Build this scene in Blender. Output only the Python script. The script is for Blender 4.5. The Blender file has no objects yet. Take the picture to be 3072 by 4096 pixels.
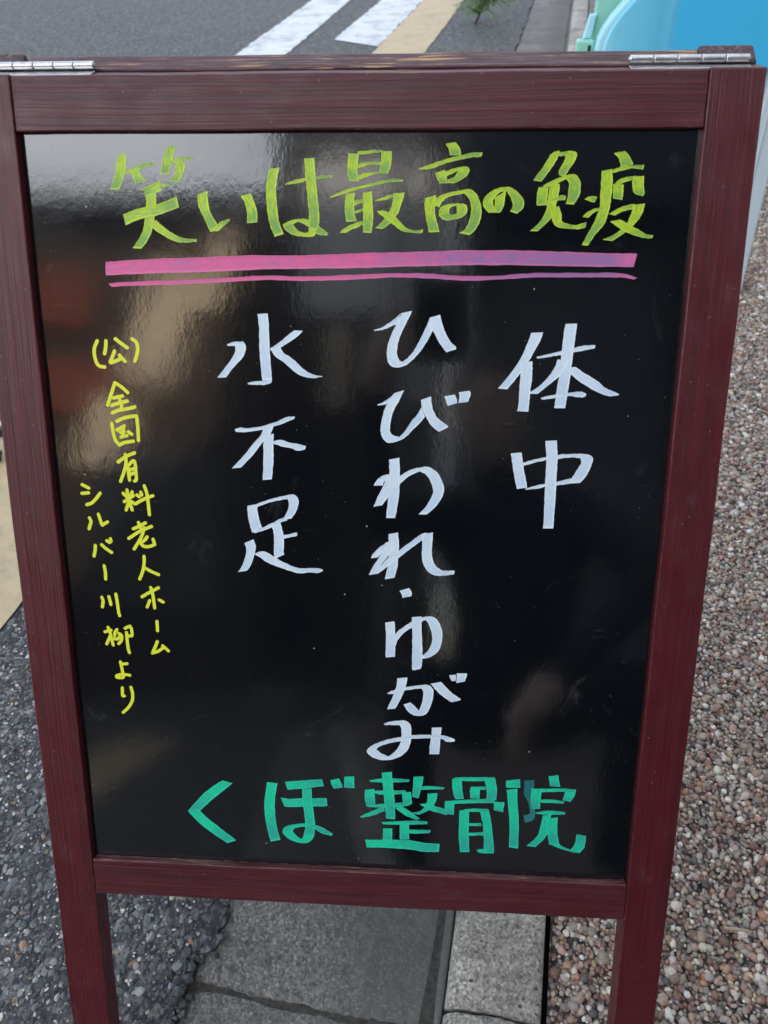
import bpy, bmesh, math, random
import numpy as np
from mathutils import Vector, Matrix, Euler

random.seed(7)
rng = np.random.default_rng(11)
S = bpy.context.scene
COL = S.collection
R = math.radians

# ------------------------------------------------------------------ camera
cam_d = bpy.data.cameras.new('camera')
cam = bpy.data.objects.new('camera', cam_d)
COL.objects.link(cam)
S.camera = cam
cr = Vector((0.9980721, 0.0582419, -0.0214447))
cu = Vector((-0.0216742, 0.6508495, 0.7588973))
cb = Vector((0.0581569, -0.7569695, 0.6508571))
CAM = Vector((0, 0, 1.1))
cam.matrix_world = Matrix(((cr.x, cu.x, cb.x, CAM.x), (cr.y, cu.y, cb.y, CAM.y), (cr.z, cu.z, cb.z, CAM.z), (0, 0, 0, 1)))
cam_d.sensor_fit = 'AUTO'
cam_d.sensor_width = 36.0
cam_d.lens = 28.125
cam_d.clip_start = 0.02
cam_d.clip_end = 900
cam_d.dof.use_dof = True
cam_d.dof.focus_distance = 0.84
cam_d.dof.aperture_fstop = 10.0

# ------------------------------------------------------------------ light
SUN_EL, SUN_AZ, SUN_STR, SKY_STR, EXPO = 40.0, 45.0, 5.0, 0.13, 1.92
w = bpy.data.worlds.new('World')
S.world = w
w.use_nodes = True
nt = w.node_tree
bg = nt.nodes['Background']
sky = nt.nodes.new('ShaderNodeTexSky')
sky.sky_type = 'NISHITA'
sky.sun_disc = False
sky.sun_elevation = R(SUN_EL)
sky.sun_rotation = R(SUN_AZ)     # the sun stands ahead and to the right (+X +Y)
sky.air_density = 1.0
sky.dust_density = 1.0
sky.ozone_density = 0.2
tc = nt.nodes.new('ShaderNodeTexCoord')
cn = nt.nodes.new('ShaderNodeTexNoise')
cn.inputs['Scale'].default_value = 2.6
cn.inputs['Detail'].default_value = 7
cn.inputs['Roughness'].default_value = 0.58
crp = nt.nodes.new('ShaderNodeValToRGB')
crp.color_ramp.elements[0].position = 0.42
crp.color_ramp.elements[1].position = 0.62
mx = nt.nodes.new('ShaderNodeMix')
mx.data_type = 'RGBA'
nt.links.new(tc.outputs['Generated'], cn.inputs['Vector'])
nt.links.new(cn.outputs['Fac'], crp.inputs[0])
nt.links.new(crp.outputs[0], mx.inputs[0])
nt.links.new(sky.outputs[0], mx.inputs[6])
mx.inputs[7].default_value = (3.7, 3.46, 3.16, 1)       # broken cloud
vd_ = nt.nodes.new('ShaderNodeVectorMath')
vd_.operation = 'DOT_PRODUCT'
nt.links.new(tc.outputs['Generated'], vd_.inputs[0])
vd_.inputs[1].default_value = Vector((-0.36, -0.78, 0.52)).normalized()
cr2 = nt.nodes.new('ShaderNodeValToRGB')
cr2.color_ramp.elements[0].position = 0.86
cr2.color_ramp.elements[1].position = 0.955
mx2 = nt.nodes.new('ShaderNodeMix')
mx2.data_type = 'RGBA'
cmul = nt.nodes.new('ShaderNodeMath')
cmul.operation = 'MULTIPLY'
crp3 = nt.nodes.new('ShaderNodeValToRGB')
crp3.color_ramp.elements[0].position = 0.28
crp3.color_ramp.elements[1].position = 0.50
nt.links.new(cn.outputs['Fac'], crp3.inputs[0])
nt.links.new(vd_.outputs['Value'], cr2.inputs[0])
nt.links.new(cr2.outputs[0], cmul.inputs[0])
nt.links.new(crp3.outputs[0], cmul.inputs[1])
nt.links.new(cmul.outputs[0], mx2.inputs[0])
nt.links.new(mx.outputs[2], mx2.inputs[6])
mx2.inputs[7].default_value = (9.5, 10.0, 10.6, 1)       # bright cloud added to light up the board's sky reflection
nt.links.new(mx2.outputs[2], bg.inputs[0])
bg.inputs[1].default_value = SKY_STR
sd = bpy.data.lights.new('sun', 'SUN')
sd.energy = SUN_STR
sd.angle = R(0.5)
sd.color = (1.0, 0.93, 0.82)
so = bpy.data.objects.new('sun', sd)
COL.objects.link(so)
so.location = (30, 30, 40)
so.rotation_euler = Vector((-math.sin(R(SUN_AZ)) * math.cos(R(SUN_EL)), -math.cos(R(SUN_AZ)) * math.cos(R(SUN_EL)), -math.sin(R(SUN_EL)))).to_track_quat('-Z', 'Y').to_euler()
S.view_settings.view_transform = 'Standard'
S.view_settings.look = 'None'
S.view_settings.exposure = EXPO
S.view_settings.gamma = 1.0
S.view_settings.use_curve_mapping = False
S.cycles.max_bounces = 8
S.cycles.use_adaptive_sampling = True
try:
    S.cycles.use_denoising = True
except Exception:
    pass

# ------------------------------------------------------------------ helpers
def tag(o, label=None, cat=None, group=None, kind=None):
    if label: o['label'] = label
    if cat: o['category'] = cat
    if group: o['group'] = group
    if kind: o['kind'] = kind
    return o

def empty(name, M, label, cat, group=None):
    o = bpy.data.objects.new(name, None)
    o.empty_display_size = 0.1
    COL.objects.link(o)
    o.matrix_world = M
    return tag(o, label, cat, group)

def link(name, me, mat, parent=None, M=None, smooth=False):
    o = bpy.data.objects.new(name, me)
    COL.objects.link(o)
    if mat:
        me.materials.append(mat)
    if M is None:
        M = Matrix.Identity(4)
    o.matrix_world = M
    if parent is not None:
        PM = WM[parent.name] if parent.name in WM else parent.matrix_world
        o.parent = parent
        o.matrix_parent_inverse = PM.inverted()
    WM[o.name] = M.copy()
    if smooth:
        me.polygons.foreach_set('use_smooth', [True] * len(me.polygons))
    return o
WM = {}

def bm_mesh(bm, name):
    bmesh.ops.recalc_face_normals(bm, faces=bm.faces[:])
    me = bpy.data.meshes.new(name)
    bm.to_mesh(me)
    bm.free()
    return me

def bm_box(bm, c, s, rot=None, bev=0.0, seg=2):
    M = Matrix.Translation(Vector(c))
    if rot is not None:
        M = M @ rot.to_4x4()
    r = bmesh.ops.create_cube(bm, size=1.0)
    vs = r['verts']
    for v in vs:
        v.co = Vector((v.co.x * s[0], v.co.y * s[1], v.co.z * s[2]))
    if bev > 0:
        es = list({e for v in vs for e in v.link_edges})
        rr = bmesh.ops.bevel(bm, geom=es, offset=bev, segments=seg, affect='EDGES', profile=0.5)
        vs = list({v for f in rr['faces'] for v in f.verts} | {v for v in vs if v.is_valid})
    for v in vs:
        v.co = M @ v.co
    return vs

def box(name, c, s, mat, parent=None, bev=0.0, rot=None, M=None, seg=2):
    bm = bmesh.new()
    bm_box(bm, c, s, rot, bev, seg)
    return link(name, bm_mesh(bm, name), mat, parent, M)

def bm_tube(bm, pts, rad, n=12, caps=True):
    pts = [Vector(p) for p in pts]
    rads = rad if isinstance(rad, (list, tuple)) else [rad] * len(pts)
    rings = []
    prev = None
    for i, p in enumerate(pts):
        a = pts[max(i - 1, 0)]
        b = pts[min(i + 1, len(pts) - 1)]
        d = (b - a).normalized()
        if prev is None:
            u = d.orthogonal().normalized()
        else:
            u = (prev - d * prev.dot(d)).normalized()
        prev = u
        v = d.cross(u)
        rings.append([bm.verts.new(p + (u * math.cos(2 * math.pi * k / n) + v * math.sin(2 * math.pi * k / n)) * rads[i]) for k in range(n)])
    for i in range(len(rings) - 1):
        for k in range(n):
            f = bm.faces.new((rings[i][k], rings[i][(k + 1) % n], rings[i + 1][(k + 1) % n], rings[i + 1][k]))
            f.smooth = True
    if caps:
        bm.faces.new(rings[0][::-1])
        bm.faces.new(rings[-1])

def tube(name, pts, rad, mat, parent=None, n=12, M=None):
    bm = bmesh.new()
    bm_tube(bm, pts, rad, n)
    return link(name, bm_mesh(bm, name), mat, parent, M)

# ------------------------------------------------------------------ node helpers
class NT:
    def __init__(self, name):
        self.m = bpy.data.materials.new(name)
        self.m.use_nodes = True
        self.t = self.m.node_tree
        self.p = self.t.nodes['Principled BSDF']
    def n(self, typ, **kw):
        nd = self.t.nodes.new(typ)
        for k, v in kw.items():
            setattr(nd, k, v)
        return nd
    def set(self, sock, v):
        if hasattr(v, 'is_linked') or hasattr(v, 'links'):
            self.t.links.new(v, sock)
        else:
            if isinstance(v, (tuple, list)) and len(v) == 3 and len(sock.default_value) == 4:
                v = (*v, 1)
            sock.default_value = v
    def P(self, **kw):
        names = dict(col='Base Color', rough='Roughness', metal='Metallic', ior='IOR', spec='Specular IOR Level', normal='Normal', coat='Coat Weight', coatr='Coat Roughness', trans='Transmission Weight', sss='Subsurface Weight', alpha='Alpha')
        for k, v in kw.items():
            self.set(self.p.inputs[names[k]], v)
        return self
    def coord(self, kind='Object', scale=(1, 1, 1), loc=(0, 0, 0), rot=(0, 0, 0)):
        if kind == 'Geo':
            c = self.n('ShaderNodeNewGeometry').outputs['Position']
        else:
            c = self.n('ShaderNodeTexCoord').outputs[kind]
        mp = self.n('ShaderNodeMapping')
        self.t.links.new(c, mp.inputs[0])
        mp.inputs['Scale'].default_value = scale
        mp.inputs['Location'].default_value = loc
        mp.inputs['Rotation'].default_value = rot
        return mp.outputs[0]
    def noise(self, vec, scale, detail=4, rough=0.5, dist=0.0, out='Fac'):
        nd = self.n('ShaderNodeTexNoise')
        self.t.links.new(vec, nd.inputs['Vector'])
        nd.inputs['Scale'].default_value = scale
        nd.inputs['Detail'].default_value = detail
        nd.inputs['Roughness'].default_value = rough
        nd.inputs['Distortion'].default_value = dist
        return nd.outputs[out]
    def voro(self, vec, scale, out='Distance', feature='F1', rnd=1.0):
        nd = self.n('ShaderNodeTexVoronoi', feature=feature)
        self.t.links.new(vec, nd.inputs['Vector'])
        nd.inputs['Scale'].default_value = scale
        nd.inputs['Randomness'].default_value = rnd
        return nd.outputs[out]
    def ramp(self, fac, stops, interp='LINEAR'):
        nd = self.n('ShaderNodeValToRGB')
        cr_ = nd.color_ramp
        cr_.interpolation = interp
        while len(cr_.elements) < len(stops):
            cr_.elements.new(0.5)
        for e, (pos, c) in zip(cr_.elements, stops):
            e.position = pos
            if isinstance(c, (int, float)):
                c = (c, c, c)
            e.color = (*c[:3], 1)
        self.t.links.new(fac, nd.inputs[0])
        return nd.outputs[0]
    def mix(self, fac, a, b, blend='MIX'):
        nd = self.n('ShaderNodeMix', data_type='RGBA', blend_type=blend)
        self.set(nd.inputs[0], fac)
        self.set(nd.inputs[6], a)
        self.set(nd.inputs[7], b)
        return nd.outputs[2]
    def math(self, op, a, b=0.0, c=0.0, clamp=False):
        nd = self.n('ShaderNodeMath', operation=op)
        nd.use_clamp = clamp
        self.set(nd.inputs[0], a)
        self.set(nd.inputs[1], b)
        self.set(nd.inputs[2], c)
        return nd.outputs[0]
    def sep(self, vec):
        nd = self.n('ShaderNodeSeparateXYZ')
        self.t.links.new(vec, nd.inputs[0])
        return nd.outputs
    def attr(self, name, out='Color'):
        nd = self.n('ShaderNodeAttribute')
        nd.attribute_name = name
        return nd.outputs[out]
    def bump(self, h, strength=0.5, dist=0.01, normal=None):
        nd = self.n('ShaderNodeBump')
        nd.inputs['Strength'].default_value = strength
        nd.inputs['Distance'].default_value = dist
        self.t.links.new(h, nd.inputs['Height'])
        if normal is not None:
            self.t.links.new(normal, nd.inputs['Normal'])
        return nd.outputs[0]

def plain(name, col, rough=0.6, metal=0.0, var=0.12, scale=30.0, bumpd=0.0):
    k = NT(name)
    v = k.coord('Object')
    f = k.noise(v, scale, 5, 0.6)
    lo = tuple(c * (1 - var) for c in col)
    hi = tuple(min(1, c * (1 + var)) for c in col)
    k.P(col=k.ramp(f, [(0.3, lo), (0.7, hi)]), rough=rough, metal=metal)
    if bumpd:
        k.P(normal=k.bump(f, 0.4, bumpd))
    return k.m

# ------------------------------------------------------------------ materials
def wood_mat(name, dark, mid, light, worn=0.0, rough=0.36, seed=0.0, tops=False):
    """stained softwood, the grain runs along local X"""
    k = NT(name)
    v = k.coord('Object', scale=(1, 1, 1), loc=(seed, seed * 0.7, seed * 1.3))
    warp = k.noise(k.coord('Object', scale=(2.2, 9, 9), loc=(seed, 0, 0)), 1.0, 2, 0.5, out='Color')
    vv = k.n('ShaderNodeVectorMath', operation='ADD')
    k.t.links.new(v, vv.inputs[0])
    sc = k.n('ShaderNodeVectorMath', operation='SCALE')
    k.t.links.new(warp, sc.inputs[0])
    sc.inputs['Scale'].default_value = 0.012
    k.t.links.new(sc.outputs[0], vv.inputs[1])
    mp = k.n('ShaderNodeMapping')
    k.t.links.new(vv.outputs[0], mp.inputs[0])
    mp.inputs['Scale'].default_value = (6, 430, 430)
    grain = k.noise(mp.outputs[0], 1.0, 3, 0.55)
    mp2 = k.n('ShaderNodeMapping')
    k.t.links.new(vv.outputs[0], mp2.inputs[0])
    mp2.inputs['Scale'].default_value = (2.5, 150, 150)
    broad = k.noise(mp2.outputs[0], 1.0, 3, 0.6)
    big = k.noise(k.coord('Object', scale=(3, 12, 12), loc=(seed * 2, 0, 0)), 1.0, 3, 0.6)
    c = k.ramp(broad, [(0.22, dark), (0.42, mid), (0.62, mid), (0.85, light)])
    c = k.mix(k.math('MULTIPLY', k.ramp(grain, [(0.36, 1.0), (0.56, 0.0)]), 0.72), c, dark)
    c = k.mix(k.math('MULTIPLY', k.ramp(grain, [(0.54, 0.0), (0.70, 1.0)]), 0.22), c, tuple(x * 1.4 for x in light))
    c = k.mix(k.ramp(big, [(0.4, 0.0), (0.7, 0.35)]), c, light)
    # worn arrises and chips, bare timber showing
    bev = k.n('ShaderNodeBevel', samples=6)
    bev.inputs['Radius'].default_value = 0.0014
    geo = k.n('ShaderNodeNewGeometry')
    dt = k.n('ShaderNodeVectorMath', operation='DOT_PRODUCT')
    k.t.links.new(bev.outputs[0], dt.inputs[0])
    k.t.links.new(geo.outputs['Normal'], dt.inputs[1])
    edge = k.ramp(dt.outputs['Value'], [(0.80, 1.0), (0.97, 0.0)])
    chipn = k.noise(k.coord('Object', scale=(1, 1, 1), loc=(seed * 3, 1, 2)), 75, 4, 0.7)
    chip = k.math('MULTIPLY', edge, k.ramp(chipn, [(0.60 - worn * 0.14, 0.0), (0.68 - worn * 0.1, 1.0)]))
    c = k.mix(k.math('MULTIPLY', edge, 0.42), c, tuple(min(1, x * 2.0 + 0.03) for x in light))  # arrises paler: rubbed edge plus a painted rim highlight
    # ledges that face up are rubbed and greyed by weather
    up = k.ramp(k.sep(geo.outputs['Normal'])[2], [(0.80, 0.0), (0.90, 1.0)])
    wx = k.noise(k.coord('Object', scale=(16, 300, 300), loc=(seed, 9, 3)), 1.0, 4, 0.7)
    c = k.mix(k.math('MULTIPLY', up, k.ramp(wx, [(0.42, 0.0), (0.62, 0.75)])), c, (0.17, 0.105, 0.10))
    chip2 = k.math('MULTIPLY', up, k.ramp(wx, [(0.60, 0.0), (0.66, 0.9)]))
    if tops:
        st = k.noise(k.coord('Object', scale=(18, 520, 520), loc=(seed, 4, 0)), 1.0, 2, 0.5)
        pat = k.noise(k.coord('Object', scale=(7, 20, 20), loc=(1.5, 4, 0)), 1.0, 2, 0.5)
        stm = k.math('MULTIPLY', k.ramp(st, [(0.605, 0.0), (0.625, 1.0)]), k.ramp(pat, [(0.44, 0.0), (0.52, 1.0)]))
        chip = k.math('MAXIMUM', chip, stm)
    chip = k.math('MAXIMUM', chip, k.math('MULTIPLY', chip2, min(1.0, worn * 1.5)))
    c = k.mix(chip, c, (0.46, 0.27, 0.12))
    # tiny pale specks and scuffs
    sp = k.voro(k.coord('Object', loc=(seed, 2, 1)), 90)
    c = k.mix(k.ramp(sp, [(0.035, 0.6), (0.06, 0.0)]), c, (0.3, 0.25, 0.22))
    dust = k.noise(k.coord('Object', scale=(30, 60, 60), loc=(seed, 3, 0)), 1.0, 6, 0.7)
    c = k.mix(k.ramp(dust, [(0.58, 0.0), (0.8, 0.16)]), c, (0.2, 0.17, 0.17))
    k.P(col=c, rough=k.ramp(dust, [(0.3, rough - 0.06), (0.8, rough + 0.25)]), spec=0.5)
    hgt = k.math('ADD', k.math('MULTIPLY', grain, 0.7), k.math('MULTIPLY', broad, 0.5))
    k.P(normal=k.bump(hgt, 0.8, 0.0010))
    return k.m

WD, WM_, WL = (0.040, 0.0030, 0.0060), (0.074, 0.0042, 0.0090), (0.096, 0.008, 0.014)
M_stile = wood_mat('stained_wood_stile', WD, WM_, WL, worn=0.55, seed=1.3)
M_rail = wood_mat('stained_wood_rail', (0.030, 0.004, 0.0075), (0.076, 0.008, 0.0135), (0.100, 0.017, 0.024), worn=0.65, rough=0.40, seed=4.1)
M_rear = wood_mat('stained_wood_rear', (0.040, 0.016, 0.018), (0.072, 0.028, 0.032), (0.10, 0.046, 0.05), worn=0.8, rough=0.45, seed=7.7, tops=True)
M_end = wood_mat('stained_wood_end', (0.030, 0.018, 0.020), (0.052, 0.030, 0.033), (0.07, 0.044, 0.047), worn=0.3, rough=0.6, seed=2.7)

def panel_mat():
    k = NT('black_enamel')
    v = k.coord('Object')
    peel = k.noise(k.coord('Object', scale=(1.3, 1, 0.75)), 330, 2.0, 0.5)
    wave = k.noise(k.coord('Object', scale=(1.0, 1, 0.7)), 55, 2.0, 0.5)
    fine = k.noise(k.coord('Object', scale=(0.35, 1, 3.0)), 300, 2, 0.5)
    sp = k.voro(k.coord('Object', loc=(0.3, 0, 0.7)), 46)
    gate = k.noise(k.coord('Object', loc=(5, 0, 1)), 9, 2, 0.5)
    speck = k.math('MULTIPLY', k.ramp(sp, [(0.022, 1.0), (0.036, 0.0)]), k.ramp(gate, [(0.44, 0.0), (0.5, 1.0)]))
    sp2 = k.voro(k.coord('Object', loc=(0.1, 0, 0.2)), 120)
    speck2 = k.math('MULTIPLY', k.ramp(sp2, [(0.03, 0.55), (0.05, 0.0)]), k.ramp(gate, [(0.5, 0.0), (0.58, 1.0)]))
    scr = k.noise(k.coord('Object', scale=(2.0, 1, 30), rot=(0, 0.9, 0)), 9, 4, 0.75)
    scrm = k.math('MULTIPLY', k.ramp(scr, [(0.645, 0.0), (0.665, 0.09), (0.685, 0.0)]), k.ramp(gate, [(0.5, 0.0), (0.6, 1.0)]))
    c = k.mix(k.math('MAXIMUM', k.math('MAXIMUM', speck, speck2), scrm), (0.0032, 0.0042, 0.0058), (0.45, 0.45, 0.42))
    gh = k.noise(k.coord('Object', scale=(1, 1, 1), loc=(2, 0, 5)), 14, 6, 0.75, 1.2)
    gate2 = k.noise(k.coord('Object', loc=(9, 0, 3)), 5, 2, 0.5)
    c = k.mix(k.math('MULTIPLY', k.ramp(gh, [(0.58, 0.0), (0.66, 0.05), (0.72, 0.10)]), k.ramp(gate2, [(0.48, 0.0), (0.6, 1.0)])), c, (0.5, 0.5, 0.5))
    smear = k.noise(k.coord('Object', scale=(5, 1, 14)), 1.0, 5, 0.65)
    k.P(col=c, ior=1.82, rough=k.ramp(smear, [(0.3, 0.06), (0.7, 0.12)]))
    h = k.math('ADD', k.math('MULTIPLY', peel, 0.14), k.math('ADD', k.math('MULTIPLY', wave, 0.42), k.math('MULTIPLY', fine, 0.022)))
    k.P(normal=k.bump(h, 1.0, 0.00017))
    return k.m
M_panel = panel_mat()

def paint_mat(name, col, thin, edge, rough=0.42, streak=0.5, fade=0.6):
    """paint-marker film: thicker at the rims and at the end of the pull, streaky between"""
    k = NT(name)
    uv = k.coord('UV')
    o = k.sep(uv)
    ac = k.math('ABSOLUTE', k.math('SUBTRACT', o[1], 0.5))
    rim = k.ramp(ac, [(0.34, 0.0), (0.47, 1.0)])
    mp = k.n('ShaderNodeMapping')
    k.t.links.new(uv, mp.inputs[0])
    mp.inputs['Scale'].default_value = (14, 9, 1)
    st = k.noise(mp.outputs[0], 1.0, 3, 0.6)
    blot = k.noise(k.coord('Object'), 130, 3, 0.6)
    blot2 = k.noise(k.coord('Object'), 26, 2, 0.5)
    f = k.math('MULTIPLY', k.ramp(st, [(0.36, 1.0), (0.60, 0.0)]), streak)
    f = k.math('ADD', f, k.math('MULTIPLY', k.ramp(blot, [(0.5, 0.0), (0.75, 1.0)]), 0.28))
    f = k.math('ADD', f, k.math('MULTIPLY', k.ramp(blot2, [(0.45, 0.0), (0.7, 1.0)]), 0.22), clamp=True)
    tt = k.sep(k.attr('film'))[0]
    tn = k.math('ADD', tt, k.math('MULTIPLY', k.math('SUBTRACT', k.noise(k.coord('Object'), 60, 3, 0.6), 0.5), 0.32))
    f = k.math('ADD', f, k.math('MULTIPLY', k.ramp(tn, [(0.45, 0.0), (0.85, 1.0)]), fade), clamp=True)
    lift_ = k.ramp(tt, [(0.955, 0.0), (0.985, 1.0)])
    c = k.mix(f, col, thin)
    rim = k.math('MAXIMUM', rim, lift_)
    c = k.mix(k.math('MULTIPLY', rim, 0.7), c, edge)
    k.P(col=c, rough=rough, normal=k.bump(k.math('ADD', k.math('MULTIPLY', rim, 1.0), k.math('MULTIPLY', st, 0.5)), 0.5, 0.0003))
    return k.m
M_lime = paint_mat('lime_marker_paint', (0.53, 0.69, 0.010), (0.19, 0.38, 0.06), (0.62, 0.78, 0.03), streak=0.75, fade=0.7)
M_yel = paint_mat('yellow_marker_paint', (0.78, 0.80, 0.02), (0.60, 0.68, 0.04), (0.80, 0.82, 0.04), streak=0.3)
M_white = paint_mat('white_marker_paint', (0.70, 0.80, 0.86), (0.50, 0.64, 0.80), (0.82, 0.88, 0.90), streak=0.5, fade=0.4)
M_pink = paint_mat('pink_marker_paint', (0.80, 0.105, 0.28), (0.31, 0.14, 0.34), (0.70, 0.15, 0.32), streak=0.45, fade=0.8)
M_green = paint_mat('green_marker_paint', (0.006, 0.66, 0.34), (0.02, 0.38, 0.28), (0.04, 0.66, 0.42), streak=0.6, fade=0.6)
M_teal = paint_mat('thin_teal_marker_paint', (0.012, 0.10, 0.12), (0.02, 0.20, 0.19), (0.03, 0.17, 0.18), streak=0.8)

def steel_mat():
    k = NT('nickel_steel')
    f = k.noise(k.coord('Object', scale=(40, 200, 200)), 1.0, 3, 0.6)
    g = k.noise(k.coord('Object'), 140, 4, 0.6)
    c = k.ramp(g, [(0.35, (0.55, 0.56, 0.57)), (0.62, (0.72, 0.72, 0.71)), (0.78, (0.40, 0.33, 0.26))])
    k.P(col=c, metal=1.0, rough=k.ramp(f, [(0.3, 0.30), (0.7, 0.44)]))
    return k.m
M_steel = steel_mat()

def asphalt_mat():
    k = NT('asphalt')
    v = k.coord('Geo')
    vd = k.voro(v, 130, out='Color')
    dd = k.voro(v, 130)
    v2 = k.voro(v, 55, out='Color')
    d2 = k.voro(v, 55)
    g = k.noise(v, 420, 3, 0.6)
    big = k.noise(v, 1.3, 5, 0.65)
    s1 = k.sep(vd)
    s2 = k.sep(v2)
    c = k.ramp(s1[0], [(0.0, (0.020, 0.022, 0.024)), (0.5, (0.055, 0.059, 0.062)), (0.84, (0.10, 0.104, 0.104)), (0.97, (0.30, 0.30, 0.28))])
    c2 = k.ramp(s2[0], [(0.0, (0.036, 0.041, 0.048)), (0.7, (0.085, 0.090, 0.097)), (1.0, (0.16, 0.16, 0.155))])
    c = k.mix(k.ramp(d2, [(0.40, 0.7), (0.5, 0.0)]), c, c2)
    c = k.mix(k.ramp(dd, [(0.35, 0.0), (0.62, 0.75)]), c, (0.022, 0.024, 0.026))
    mid = k.noise(v, 38, 4, 0.75)
    c = k.mix(k.math('MULTIPLY', k.ramp(mid, [(0.52, 0.0), (0.66, 1.0)]), 0.6), c, (0.16, 0.158, 0.152))
    c = k.mix(k.math('MULTIPLY', k.ramp(mid, [(0.34, 1.0), (0.48, 0.0)]), 0.6), c, (0.024, 0.025, 0.026))
    sk = k.sep(k.voro(v, 85, out='Color'))
    c = k.mix(k.ramp(sk[1], [(0.86, 0.0), (0.93, 0.6)]), c, (0.27, 0.265, 0.25))
    c = k.mix(k.ramp(sk[2], [(0.80, 0.0), (0.9, 0.6)]), c, (0.02, 0.02, 0.021))
    c = k.mix(k.math('MULTIPLY', k.ramp(big, [(0.35, 0.0), (0.7, 1.0)]), 0.25), c, (0.10, 0.099, 0.095))
    k.P(col=c, rough=k.ramp(g, [(0.3, 0.6), (0.7, 0.85)]))
    h = k.math('ADD', k.math('SUBTRACT', 1.0, dd), k.math('MULTIPLY', g, 0.4))
    k.P(normal=k.bump(h, 1.0, 0.0042))
    return k.m
M_asph = asphalt_mat()

def stone_mat(name, rough=0.55):
    k = NT(name)
    a = k.attr('stone_col')
    f = k.noise(k.coord('Geo'), 900, 3, 0.6)
    f2 = k.noise(k.coord('Geo'), 260, 3, 0.6)
    c = k.mix(k.math('MULTIPLY', k.ramp(f2, [(0.35, 1.0), (0.7, 0.0)]), 0.38), a, k.mix(1.0, a, (0.45, 0.42, 0.40), 'MULTIPLY'))
    c = k.mix(k.math('MULTIPLY', k.ramp(f, [(0.5, 0.0), (0.75, 1.0)]), 0.22), c, (0.5, 0.48, 0.45))
    k.P(col=c, rough=rough, normal=k.bump(f, 0.35, 0.0006))
    return k.m
M_peb = stone_mat('pebble', 0.5)
M_agg = stone_mat('road_stone', 0.62)

def gravel_base_mat():
    k = NT('gravel_bed')
    v = k.coord('Geo')
    cc = k.sep(k.voro(v, 125, out='Color'))
    d = k.voro(v, 125)
    c = k.ramp(cc[0], [(0.0, (0.10, 0.085, 0.075)), (0.2, (0.24, 0.17, 0.15)), (0.4, (0.42, 0.37, 0.32)), (0.6, (0.33, 0.30, 0.28)), (0.8, (0.56, 0.52, 0.47)), (0.92, (0.30, 0.17, 0.13)), (1.0, (0.7, 0.66, 0.6))])
    c = k.mix(k.ramp(d, [(0.32, 0.0), (0.62, 0.92)]), c, (0.018, 0.016, 0.015))
    k.P(col=c, rough=0.6, normal=k.bump(k.math('SUBTRACT', 1.0, d), 1.0, 0.006))
    return k.m
M_gbed = gravel_base_mat()

def concrete_mat(name, tint, speck=1.0, pits=False, dark=(0.05, 0.05, 0.05)):
    k = NT(name)
    v = k.coord('Geo')
    o = k.sep(k.coord('UV'))
    g = k.noise(v, 270, 3, 0.7)
    m = k.noise(v, 85, 5, 0.7)
    b = k.noise(v, 7, 5, 0.65)
    t = tint
    c = k.ramp(m, [(0.34, tuple(x * 0.5 for x in t)), (0.5, t), (0.66, tuple(x * 1.45 for x in t))])
    gr = k.sep(k.voro(v, 330, out='Color'))
    c = k.mix(k.math('MULTIPLY', k.ramp(gr[0], [(0.78, 0.0), (0.92, 1.0)]), 0.55 * speck), c, tuple(min(1, x * 2.3) for x in t))
    c = k.mix(k.math('MULTIPLY', k.ramp(gr[1], [(0.76, 0.0), (0.9, 1.0)]), 0.5), c, dark)
    c = k.mix(k.math('MULTIPLY', k.ramp(g, [(0.34, 1.0), (0.48, 0.0)]), 0.75), c, dark)
    c = k.mix(k.math('MULTIPLY', k.ramp(g, [(0.54, 0.0), (0.66, 1.0)]), 0.45), c, tuple(min(1, x * 1.9) for x in t))
    stain = k.noise(v, 3.2, 6, 0.7)
    c = k.mix(k.math('MULTIPLY', k.ramp(stain, [(0.44, 0.0), (0.62, 1.0)]), 0.4), c, dark)
    st = k.sep(k.voro(v, 70, out='Color'))
    sd_ = k.voro(v, 70)
    stm = k.math('MULTIPLY', k.ramp(sd_, [(0.22, 1.0), (0.32, 0.0)]), k.ramp(st[1], [(0.74, 0.0), (0.78, 1.0)]))
    c = k.mix(k.math('MULTIPLY', stm, 0.75), c, k.ramp(st[0], [(0.0, (0.055, 0.062, 0.072)), (0.6, (0.10, 0.105, 0.11)), (0.9, (0.26, 0.24, 0.20)), (1.0, (0.35, 0.33, 0.30))]))
    c = k.mix(k.math('MULTIPLY', k.ramp(b, [(0.35, 1.0), (0.65, 0.0)]), 0.45), c, dark)
    h = k.math('ADD', k.math('MULTIPLY', g, 0.5), m)
    if pits:
        pv = k.voro(k.coord('Geo', scale=(1.0, 1.6, 1)), 75)
        pg = k.noise(v, 22, 2, 0.5)
        pm = k.math('MULTIPLY', k.ramp(pv, [(0.17, 1.0), (0.27, 0.0)]), k.ramp(pg, [(0.50, 0.0), (0.58, 1.0)]))
        c = k.mix(k.math('MULTIPLY', pm, 0.85), c, (0.03, 0.03, 0.028))
        h = k.math('SUBTRACT', h, k.math('MULTIPLY', pm, 1.5))
    # the u of the UV runs across the strip (0 far side, 1 next to the kerb): damp dirt lies there
    return k, c, h, o

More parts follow.
